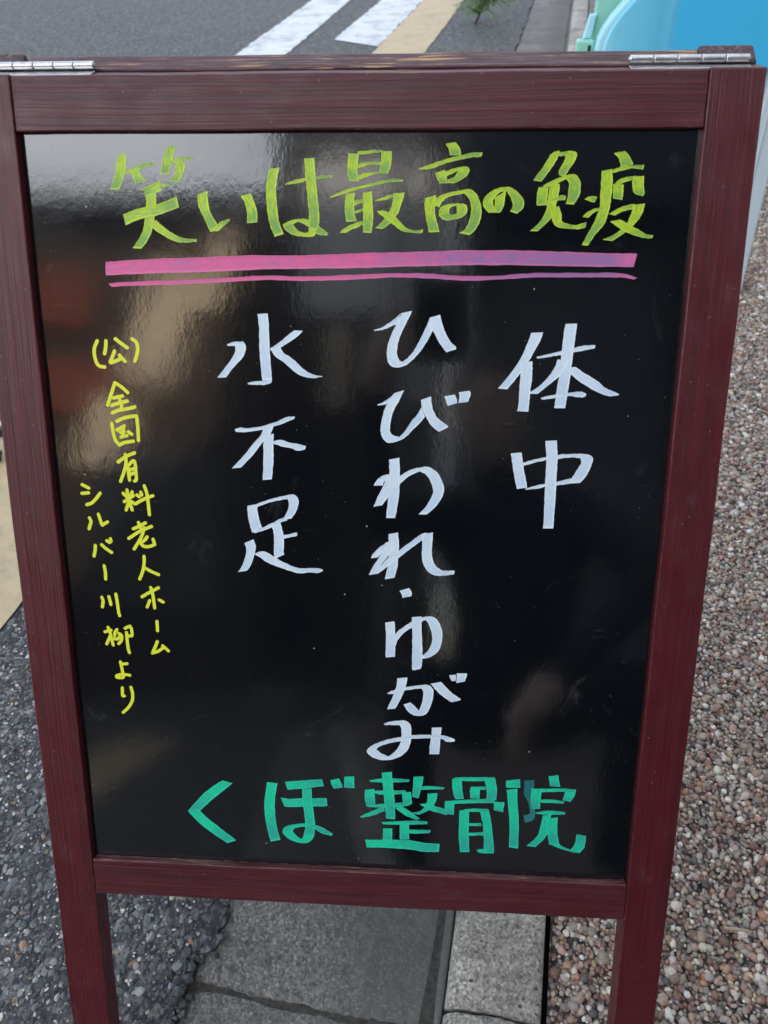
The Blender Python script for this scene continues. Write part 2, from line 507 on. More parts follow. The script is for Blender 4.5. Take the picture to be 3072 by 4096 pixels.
def gutter_mat():
    k, c, h, o = concrete_mat('gutter_concrete', (0.215, 0.205, 0.182), 1.3)
    v = k.coord('Geo')
    n = k.noise(v, 14, 5, 0.65)
    m_ = k.noise(v, 120, 4, 0.7)
    band = k.math('ADD', o[0], k.math('MULTIPLY', k.math('SUBTRACT', n, 0.5), 0.45))
    dirt = k.ramp(band, [(0.40, 0.0), (0.74, 0.72), (0.90, 0.6), (0.96, 0.8)])
    c = k.mix(dirt, c, (0.098, 0.097, 0.093))
    fine = k.math('MULTIPLY', k.ramp(k.math('ADD', band, k.math('MULTIPLY', m_, 0.10)), [(0.90, 0.0), (0.97, 0.5), (1.03, 0.0)]), k.ramp(n, [(0.3, 0.3), (0.6, 1.0)]))
    c = k.mix(fine, c, (0.14, 0.14, 0.13))
    moss = k.math('MULTIPLY', k.ramp(k.math('ADD', o[0], k.math('MULTIPLY', n, 0.08)), [(0.05, 1.0), (0.085, 0.0)]), k.ramp(k.noise(v, 5, 3, 0.6), [(0.45, 0.0), (0.6, 1.0)]))
    c = k.mix(k.math('MULTIPLY', moss, 0.8), c, (0.045, 0.06, 0.02))
    k.P(col=c, rough=0.82, normal=k.bump(h, 0.9, 0.0034))
    return k.m
M_gut = gutter_mat()
def kerb_mat():
    k, c, h, o = concrete_mat('kerb_concrete', (0.47, 0.44, 0.385), pits=True, dark=(0.09, 0.085, 0.075))
    k.P(col=c, rough=0.85, normal=k.bump(h, 0.9, 0.0036))
    return k.m
M_kerb = kerb_mat()

def road_paint(name, col, under, wear=0.5):
    k = NT(name)
    v = k.coord('Geo')
    n = k.noise(v, 6, 6, 0.7)
    g = k.noise(v, 160, 3, 0.6)
    g2 = k.noise(v, 30, 4, 0.6)
    m = k.math('ADD', k.math('MULTIPLY', n, 0.7), k.math('MULTIPLY', g2, 0.35))
    c = k.ramp(g2, [(0.3, tuple(x * 0.86 for x in col)), (0.7, tuple(min(1, x * 1.05) for x in col))])
    c = k.mix(k.ramp(m, [(0.56 - 0.1 * wear, 0.0), (0.70, 0.75)]), c, under)
    c = k.mix(k.math('MULTIPLY', k.ramp(g, [(0.28, 1.0), (0.42, 0.0)]), 0.28), c, under)
    k.P(col=c, rough=0.7, normal=k.bump(k.math('ADD', g, g2), 0.5, 0.0016))
    return k.m
M_wline = road_paint('white_road_paint', (0.66, 0.69, 0.72), (0.16, 0.165, 0.17), 0.6)
M_tan = road_paint('tan_road_paint', (0.52, 0.41, 0.245), (0.22, 0.19, 0.14), 0.3)
M_soil = plain('dark_subsoil', (0.022, 0.021, 0.019), 0.9, 0, 0.4, 60, 0.004)

# ------------------------------------------------------------------ ground, laid out along the kerb line
P0 = Vector((0.14469, 0.33318))
KD = Vector((0.13997, 0.99016)).normalized()
KE = Vector((0.99016, -0.13997)).normalized()
def g(s, t, z=0.0):
    p = P0 + KE * s + KD * t
    return Vector((p.x, p.y, z))

def sheet(name, poly, z, mat, kind='structure', thick=0.0, uv=None):
    bm = bmesh.new()
    vs = [bm.verts.new((p[0], p[1], z)) for p in poly]
    f = bm.faces.new(vs)
    if f.normal.z < 0 or f.calc_area() and (f.normal_update() or f.normal.z < 0):
        f.normal_flip()
    if thick:
        r = bmesh.ops.extrude_face_region(bm, geom=[f])
        for v in [x for x in r['geom'] if isinstance(x, bmesh.types.BMVert)]:
            v.co.z = z
        for v in vs:
            v.co.z = z - thick
    me = bm_mesh(bm, name)
    o = link(name, me, mat)
    return tag(o, kind=kind)

sheet('ground', [(-400, -400), (400, -400), (400, 400), (-400, 400)], -0.035, M_soil)

# road: jagged broken edge against the gutter
edge = []
t = -6.0
while t < 14:
    edge.append(g(-0.438 + random.uniform(-0.006, 0.006) + 0.008 * math.sin(t * 31 + 2 * math.sin(t * 7)) + 0.006 * math.sin(t * 9) + (0.012 if 0.0 < t < 0.12 else 0.0), t))
    t += random.uniform(0.003, 0.009) if -0.2 < t < 2.0 else random.uniform(0.05, 0.15)
road_poly = [(p.x, p.y) for p in edge] + [(g(-0.43, 60).x, g(-0.43, 60).y), (g(-14, 60).x, g(-14, 60).y), (g(-14, -30).x, g(-14, -30).y), (g(-0.43, -30).x, g(-0.43, -30).y)]
tag(sheet('road', road_poly, 0.006, M_asph, thick=0.03), 'grey asphalt road with coarse exposed stones', None)

def strip(name, s0, s1, ts, z, mat, jag=0.004, ends=None):
    pts = []
    n = ts if isinstance(ts, list) else None
    t0, t1 = ts
    e0, e1 = ends if ends else ((0, 0), (0, 0))
    def side(s, ta, tb):
        k = max(2, int(abs(tb - ta) / 0.035))
        k = min(k, 260)
        return [g(s + random.uniform(-jag, jag), ta + (tb - ta) * i / k) for i in range(k + 1)]
    a = side(s0, t0 + e0[0], t1 + e1[0])
    b = side(s1, t1 + e1[1], t0 + e0[1])
    return sheet(name, [(p.x, p.y) for p in a + b], z, mat)
strip('tan_road_line', -1.325, -0.995, (-4, 14), 0.010, M_tan, 0.007)
strip('white_road_line', -1.675, -1.33, (5.65, 8.6), 0.0101, M_wline, 0.008, (((0.0, -0.19)), (0, 0)))
strip('white_road_line', -1.675, -1.33, (-0.9, 1.065), 0.0102, M_wline, 0.008)
a0, a1 = Vector((-1.47, 4.2)), Vector((-0.86, 9.9))
wd = (a1 - a0).normalized()
wn = Vector((wd.y, -wd.x))
pl = [a0 + wd * (i * 0.05) + wn * random.uniform(-0.008, 0.008) for i in range(116)]
pr = [a0 + wd * (i * 0.05) + wn * (0.327 + random.uniform(-0.008, 0.008)) for i in range(116)][::-1]
sheet('white_road_line', [(p.x, p.y) for p in pl + pr], 0.0103, M_wline)

# gutter and kerb: cast blocks, profile swept along the kerb, joints left open
def profile_blocks(name, prof, spans, mat, smooth=True):
    bm = bmesh.new()
    uvl = bm.loops.layers.uv.new('UVMap')
    smin, smax = min(p[0] for p in prof), max(p[0] for p in prof)
    fine_p = []
    for pa_, pb_ in zip(prof[:-1], prof[1:]):
        k_ = max(1, int(abs(pb_[0] - pa_[0]) / 0.007))
        fine_p += [(pa_[0] + (pb_[0] - pa_[0]) * i_ / k_, pa_[1] + (pb_[1] - pa_[1]) * i_ / k_) for i_ in range(k_)]
    prof = fine_p + [prof[-1]]
    for (t0, t1) in spans:
        r = 0.006
        rows = [(t0, 0.006), (t0 + r * 0.35, 0.002), (t0 + r, 0.0)]
        k = 6 if t1 - t0 < 1 else 20
        rows += [(t0 + r + (t1 - t0 - 2 * r) * i / k, 0.0) for i in range(1, k)]
        rows += [(t1 - r, 0.0), (t1 - r * 0.35, 0.002), (t1, 0.006)]
        ph_ = t0 * 13.7
        def wob(s, tt):
            e_ = min(abs(tt - t0), abs(tt - t1))
            return (0.0012 * math.sin(s * 57 + ph_) + 0.0006 * math.sin(s * 143 + ph_ * 2) + random.uniform(-0.0009, 0.0009)) if e_ < 0.02 else 0.0
        def nick(s, tt, j):
            e_ = min(abs(tt - t0), abs(tt - t1))
            return random.uniform(0, 0.0025) if e_ < 0.008 and 0 < j < len(prof) - 1 else 0.0
        grid = [[bm.verts.new(g(s, tt + wob(s, tt), z - dz - nick(s, tt, j))) for j, (s, z) in enumerate(prof)] for (tt, dz) in rows]
        for i in range(len(grid) - 1):
            for j in range(len(prof) - 1):
                f = bm.faces.new((grid[i][j], grid[i][j + 1], grid[i + 1][j + 1], grid[i + 1][j]))
                f.smooth = smooth
                for lp, (ii, jj) in zip(f.loops, ((i, j), (i, j + 1), (i + 1, j + 1), (i + 1, j))):
                    lp[uvl].uv = ((prof[jj][0] - smin) / (smax - smin), rows[ii][0])
        bm.faces.new([v for v in grid[0]])
        bm.faces.new([v for v in grid[-1]][::-1])
    me = bm_mesh(bm, name)
    return tag(link(name, me, mat), kind='structure')
spans_k = [(-5.8 + 0.6, -0.606)] + [(-0.602 + 0.0, -0.004), (0.0, 0.596), (0.6, 1.196), (1.2, 1.796), (1.8, 2.396)] + [(2.4 + 1.2 * i, 3.596 + 1.2 * i) for i in range(6)] + [(9.6, 40)]
kz = 0.024
prof_k = [(-0.1175, -0.03), (-0.1170, -0.002), (-0.1150, 0.005), (-0.110, 0.0125), (-0.101, 0.0185), (-0.088, 0.0224), (-0.070, kz), (-0.05, kz + 0.0008), (-0.012, kz), (-0.006, kz - 0.001), (-0.0025, kz - 0.004), (-0.001, kz - 0.010), (-0.001, -0.03)]
profile_blocks('kerb', prof_k, [(a - 0.0, b) for a, b in spans_k], M_kerb)
prof_g = [(-0.437, -0.03), (-0.4365, -0.006), (-0.430, -0.002), (-0.41, 0.0), (-0.30, -0.0005), (-0.2, -0.0015), (-0.152, -0.003), (-0.140, -0.0045), (-0.131, -0.005), (-0.124, -0.003), (-0.1185, 0.0015), (-0.1175, -0.03)]
profile_blocks('gutter', prof_g, [(a - 0.03, b - 0.0305) for a, b in spans_k], M_gut)

# mortar and dirt that fill the joints
sheet('joint_mortar', [tuple(g(-0.452, -6)[:2]), tuple(g(-0.0, -6)[:2]), tuple(g(-0.0, 40)[:2]), tuple(g(-0.452, 40)[:2])], -0.0045, plain('dirty_mortar', (0.050, 0.047, 0.040), 0.9, 0, 0.55, 150, 0.004))

# gravel bed right of the kerb
gz = 0.012
sheet('gravel_bed', [tuple(g(0.006, -6)[:2]), tuple(g(9, -6)[:2]), tuple(g(9, 40)[:2]), tuple(g(0.006, 40)[:2])], gz - 0.003, M_gbed)

def ico(sub):
    bm = bmesh.new()
    bmesh.ops.create_icosphere(bm, subdivisions=sub, radius=1.0)
    bm.verts.ensure_lookup_table()
    V = np.array([v.co[:] for v in bm.verts], dtype=np.float32)
    F = np.array([[v.index for v in f.verts] for f in bm.faces], dtype=np.int32)
    bm.free()
    return V, F

def scatter_mesh(name, cx, cy, cz, rx, ry, rz, cols, mat, sub=1, rough=0.12, flat=False, tilt=0.35):
    V, F = ico(sub)
    n, nv, nf = len(cx), len(V), len(F)
    d = V[None] * (1 + rng.normal(0, rough, (n, nv, 1))).astype(np.float32)
    d = d * np.stack([rx, ry, rz], 1)[:, None, :].astype(np.float32)
    ax, ay, az = rng.normal(0, tilt, n), rng.normal(0, tilt, n), rng.uniform(0, 6.283, n)
    def rot(p, a, i, j):
        c, s = np.cos(a)[:, None].astype(np.float32), np.sin(a)[:, None].astype(np.float32)
        q = p.copy()
        q[:, :, i] = p[:, :, i] * c - p[:, :, j] * s
        q[:, :, j] = p[:, :, i] * s + p[:, :, j] * c
        return q
    d = rot(d, ax, 1, 2)
    d = rot(d, ay, 0, 2)
    d = rot(d, az, 0, 1)
    d += np.stack([cx, cy, cz], 1)[:, None, :].astype(np.float32)
    co = d.reshape(-1, 3)
    fi = (F[None] + (np.arange(n, dtype=np.int32) * nv)[:, None, None]).reshape(-1)
    me = bpy.data.meshes.new(name)
    me.vertices.add(n * nv)
    me.vertices.foreach_set('co', co.reshape(-1))
    me.loops.add(len(fi))
    me.loops.foreach_set('vertex_index', fi)
    me.polygons.add(n * nf)
    me.polygons.foreach_set('loop_start', np.arange(0, len(fi), 3, dtype=np.int32))
    me.polygons.foreach_set('loop_total', np.full(n * nf, 3, dtype=np.int32))
    me.polygons.foreach_set('use_smooth', np.full(n * nf, not flat))
    at = me.attributes.new('stone_col', 'FLOAT_COLOR', 'POINT')
    c4 = np.ones((n, nv, 4), dtype=np.float32)
    c4[:, :, :3] = cols[:, None, :]
    at.data.foreach_set('color', c4.reshape(-1))
    me.update()
    me.validate()
    return link(name, me, mat)

def pick(pal, n):
    wts = np.array([p[0] for p in pal], float)
    wts /= wts.sum()
    idx = rng.choice(len(pal), n, p=wts)
    c = np.array([p[1] for p in pal])[idx]
    return np.clip(c * (np.array([1.04, 0.985, 0.94]) if pal is PEB else 1.0) * rng.normal(1.0, 0.16, (n, 1)) * rng.normal(1.0, 0.035, (n, 3)), 0.01, 0.85)

def grid_st(s0, s1, t0, t1, step):
    ns, n_t = int((s1 - s0) / step), int((t1 - t0) / step)
    a, b = np.meshgrid(np.arange(ns), np.arange(n_t))
    s = s0 + (a.ravel() + rng.uniform(-0.45, 0.45, a.size) + 0.5 * (b.ravel() % 2)) * step
    t_ = t0 + (b.ravel() + rng.uniform(-0.45, 0.45, a.size)) * step
    m = (s > s0 + step * 0.45) & (s < s1)
    s, t_ = s[m], t_[m]
    x = P0.x + KE.x * s + KD.x * t_
    y = P0.y + KE.y * s + KD.y * t_
    return s, t_, x, y

PEB = [(24, (0.42, 0.38, 0.33)), (13, (0.28, 0.255, 0.23)), (15, (0.58, 0.53, 0.475)), (10, (0.76, 0.72, 0.66)), (15, (0.37, 0.275, 0.21)), (16, (0.25, 0.145, 0.115)), (3, (0.42, 0.23, 0.14)), (5, (0.10, 0.095, 0.095)), (4, (0.46, 0.36, 0.23)), (9, (0.42, 0.29, 0.255))]
def pebbles(name, s0, s1, t0, t1, step, sub):
    s, t_, x, y = grid_st(s0, s1, t0, t1, step)
    # keep what this view (and one a step aside) can see
    k = (np.abs(x - 0.18) < 0.75 + 0.62 * np.maximum(y, 0)) & (y > 0.12)
    x, y = x[k], y[k]
    n = len(x)
    r = step * np.clip(rng.lognormal(-0.60, 0.34, n), 0.26, 1.3)
    el = np.clip(rng.lognormal(0.16, 0.22, n), 0.8, 2.0)
    rx, ry, rz = r * np.sqrt(el) * 1.08, r / np.sqrt(el) * 1.08, r * rng.uniform(0.6, 0.85, n)
    rx = rx * np.where(rng.uniform(0, 1, n) < 0.03, 1.5, 1.0)
    z = gz - 0.0015 + rng.uniform(-0.0022, 0.0024, n)
    return scatter_mesh(name, x, y, z, rx, ry, rz, pick(PEB, n), M_peb, sub, 0.10)
tag(pebbles('pebble_gravel', 0.008, 0.9, -0.15, 1.0, 0.0061, 1), kind='stuff')
tag(pebbles('pebble_gravel', 0.008, 2.6, 1.0, 3.6, 0.0076, 1), kind='stuff')

# exposed stones of the road surface, near part of the road only
AGG = [(34, (0.064, 0.069, 0.076)), (18, (0.036, 0.039, 0.043)), (24, (0.112, 0.118, 0.124)), (14, (0.165, 0.172, 0.176)), (6, (0.24, 0.24, 0.235)), (4, (0.42, 0.40, 0.36)), (2, (0.22, 0.15, 0.09)), (0.6, (0.26, 0.13, 0.08))]
def road_stones(name, s0, s1, t0, t1, step, lo, hi, pal, prot):
    s, t_, x, y = grid_st(s0, s1, t0, t1, step)
    k = (np.abs(x - 0.0) < 0.75 + 0.62 * np.maximum(y, 0)) & (y > 0.12) & (s < -0.4385) & ~((s > -1.345) & (s < -0.975)) & ~((s < -1.3) & (t_ < 1.08))
    k &= rng.uniform(0, 1, len(s)) < 0.86
    x, y = x[k], y[k]
    n = len(x)
    r = np.clip(rng.lognormal(math.log(lo * 1.3), 0.42, n), lo * 0.6, hi)
    el = rng.uniform(0.8, 1.9, n)
    rz = r * 0.5
    z = 0.006 - rz + prot * rng.uniform(0.2, 1.0, n)
    return tag(scatter_mesh(name, x, y, z, r * np.sqrt(el), r / np.sqrt(el), rz, np.clip(pick(pal, n) * np.array([1.36, 1.32, 1.25]), 0, 0.8), M_agg, 1, 0.16, flat=True, tilt=0.18), kind='stuff')
road_stones('road_aggregate', -1.5, -0.43, -0.2, 1.9, 0.0105, 0.0034, 0.0095, AGG, 0.0034)
road_stones('road_aggregate', -1.5, -0.43, -0.2, 1.5, 0.0062, 0.0016, 0.0030, [(30, (0.08, 0.088, 0.092)), (30, (0.045, 0.050, 0.057)), (16, (0.20, 0.20, 0.19)), (12, (0.46, 0.45, 0.42)), (2, (0.3, 0.18, 0.09))], 0.0020)

# crumbled rim of the road along the gutter
n_c = 2600
t_c = rng.uniform(-0.2, 2.2, n_c)
s_c = -0.437 + rng.normal(0, 0.0085, n_c) + 0.008 * np.sin(t_c * 31 + 2 * np.sin(t_c * 7)) + 0.006 * np.sin(t_c * 9)
r_c = np.clip(rng.lognormal(math.log(0.0034), 0.45, n_c), 0.0012, 0.0085)
x_c = P0.x + KE.x * s_c + KD.x * t_c
y_c = P0.y + KE.y * s_c + KD.y * t_c
z_c = np.where(s_c > -0.432, 0.0005, 0.0045) + rng.uniform(-0.002, 0.002, n_c)
tag(scatter_mesh('road_crumbs', x_c, y_c, z_c, r_c * 1.25, r_c, r_c * 0.7, pick(AGG[:5], n_c) * 0.85, M_agg, 1, 0.16, flat=True, tilt=0.4), kind='stuff')

# ------------------------------------------------------------------ the chalkboard sign
# board frame: x along the board, y into the board, z up the board; u, v are measured from the
# upper inner corner of the front frame
ZB = Vector((0, 0.42997, 0.90284)).normalized()
XB = Vector((1, 0, 0))
YB = ZB.cross(XB).normalized()
TLC = Vector((-0.33215, 0.65299, 0.92413))
V_FOOT = TLC.z / ZB.z
def bp(u, v, y=0.0):
    return TLC + XB * u - ZB * v + YB * y
MB = Matrix(((XB.x, YB.x, ZB.x, 0), (XB.y, YB.y, ZB.y, 0), (XB.z, YB.z, ZB.z, 0), (0, 0, 0, 1)))
def at(p, M=MB):
    m = M.copy()
    m.translation = p
    return m
sign = empty('chalkboard_sign', at(bp(0.265, V_FOOT)), 'folding wooden sign board in dark red frame with handwritten Japanese lettering on glossy black', 'sign board')
WM[sign.name] = sign.matrix_world.copy()
W, H, FW, FT = 0.530, 0.672, 0.0405, 0.025
ROTV = Matrix.Rotation(R(-90), 4, 'Y')     # local X points up the board

def bar(name, c, length, width, thick, M, mat, bev=0.0012, cut_top=None, cut_bot=False, parent=sign, skew=0.0):
    bm = bmesh.new()
    bm_box(bm, (0, 0, 0), (length, thick, width), None, bev, 2)
    if cut_top == 'x':
        for v in bm.verts:
            if v.co.x > length / 2 - 0.004:
                v.co.x += min(v.co.y + thick / 2, 0.018) * 0.46
    if cut_top == 'z':
        for v in bm.verts:
            if v.co.z > width / 2 - 0.004:
                v.co.z += min(v.co.y + thick / 2, 0.018) * 0.46
    if cut_bot:
        for v in bm.verts:
            if v.co.x < -length / 2 + 0.004:
                v.co.x += (v.co.y + thick / 2) * 0.476
    # a few extra cuts and a whisper of waviness so the arrises are not ruler straight
    bmesh.ops.subdivide_edges(bm, edges=[e for e in bm.edges if e.calc_length() > 0.1], cuts=40, use_grid_fill=True)
    for v in bm.verts:
        a = v.co.x
        v.co.z += 0.00022 * math.sin(a * 37 + c[0] * 50) + random.uniform(-0.00009, 0.00009)
        v.co.y += 0.0002 * math.sin(a * 23 + c[2] * 40)
    me = bm_mesh(bm, name)
    m = M.copy()
    m.translation = c
    return link(name, me, mat, parent, m)

top_v, foot_v = -0.0400, V_FOOT - 0.008
for u0, fv in ((-FW, foot_v - 0.006), (W, foot_v - 0.013)):
    bar('stile', bp(u0 + FW / 2, (top_v + fv) / 2, FT / 2), fv - top_v, FW, FT, MB @ ROTV, M_stile, 0.0012, 'x', True)
bar('top_rail', bp(W / 2, -0.0197, FT / 2 + 0.0004), W - 0.0008, 0.0392, FT - 0.0006, MB, M_rail, 0.0010, 'z')
bar('bottom_rail', bp(W / 2, H + 0.0202, FT / 2 + 0.0004), W - 0.0008, 0.0404, FT - 0.0006, MB, M_rail, 0.0011)
REC = 0.0078
board = box('blackboard', (0, 0, 0), (W + 0.008, 0.0035, H + 0.008), M_panel, sign, 0.0, None, at(bp(W / 2, H / 2, REC + 0.00175)))
# dust line caught along the bottom of the board is real grime: a thin ragged bead
bm = bmesh.new()
pts = []
for i in range(240):
    uu = 0.002 + 0.526 * i / 239
    hh = 0.0004 + 0.0011 * abs(math.sin(i * 1.7) * math.sin(i * 0.37 + 1)) * random.random()
    pts.append((uu, hh))
for (ua, ha), (ub, hb) in zip(pts[:-1], pts[1:]):
    q = [bp(ua, H - 0.00002, REC - 0.0001), bp(ub, H - 0.00002, REC - 0.0001), bp(ub, H - hb, REC - 0.0006), bp(ua, H - ha, REC - 0.0006)]
    bm.faces.new([bm.verts.new(p) for p in q])
link('grime', bm_mesh(bm, 'grime'), plain('grey_grime', (0.20, 0.17, 0.16), 0.9, 0, 0.5, 400), board)

# rear frame, hinged on the ridge
RA = R(25.5)
ZR = Vector((0, -math.sin(RA), math.cos(RA)))
YR = Vector((0, math.cos(RA), math.sin(RA)))
MR = Matrix(((1, 0, 0, 0), (0, YR.y, ZR.y, 0), (0, YR.z, ZR.z, 0), (0, 0, 0, 1)))
RIDGE = bp(0, top_v, 0.018) + Vector((0, 0, 0.0086 * 1.0))
RIDGE = RIDGE + Vector((0, 0.0012, -0.0008))
def rp(u, v, y=0.0):
    return Vector((TLC.x + u, RIDGE.y, RIDGE.z)) - ZR * v + YR * y
foot_r = (RIDGE.z - 0.012) / ZR.z
for u0 in (-0.0395, 0.5275):
    bar('rear_stile', rp(u0 + 0.0205, foot_r / 2 + 0.0, 0.0100), foot_r, 0.0415, 0.0205, MR @ ROTV, M_end, 0.0026, None)
bar('rear_rail', rp(0.2655, 0.0215, 0.0085), 0.523, 0.0400, 0.0165, MR, M_rear, 0.0012)
bar('rear_rail', rp(0.2655, 0.735, 0.0085), 0.523, 0.0400, 0.0165, MR, M_rear, 0.0012)
box('rear_board', (0, 0, 0), (0.528, 0.0035, 0.69), M_panel, sign, 0.0, None, at(rp(0.2655, 0.378, 0.009), MR))

# butt hinges lying on the ridge
def hinge(u0, n, kl):
    bm = bmesh.new()
    rr = 0.0029
    c = RIDGE + Vector((0, -0.0022, 0.0030))
    for i in range(n):
        xa = TLC.x + u0 + i * kl + 0.00025
        xb = TLC.x + u0 + (i + 1) * kl - 0.00025
        pr = [(xa, rr * 0.80), (xa + 0.0003, rr), (xa + 0.0009, rr), (xb - 0.0009, rr), (xb - 0.0003, rr), (xb, rr * 0.80)]
        bm_tube(bm, [(x_, c.y, c.z) for x_, _ in pr], [q for _, q in pr], 20)
    h = link('hinge', bm_mesh(bm, 'hinge'), M_steel, sign)
    bm = bmesh.new()
    L = n * kl
    xm = TLC.x + u0 + L / 2
    bm_tube(bm, [(TLC.x + u0 - 0.0007, c.y, c.z), (TLC.x + u0 + L + 0.0007, c.y, c.z)], 0.0016, 12)
    link('hinge_pin', bm_mesh(bm, 'hinge_pin'), M_steel, h)
    bm = bmesh.new()
    bm_box(bm, (xm, c.y - 0.0072, RIDGE.z - 0.0004 - 0.0006), (L, 0.0105, 0.0010), None, 0.0003, 1)
    link('hinge_leaf', bm_mesh(bm, 'hinge_leaf'), M_steel, h)
    return h
hinge(-0.0335, 6, 0.0161)
hinge(0.4735, 5, 0.0176)

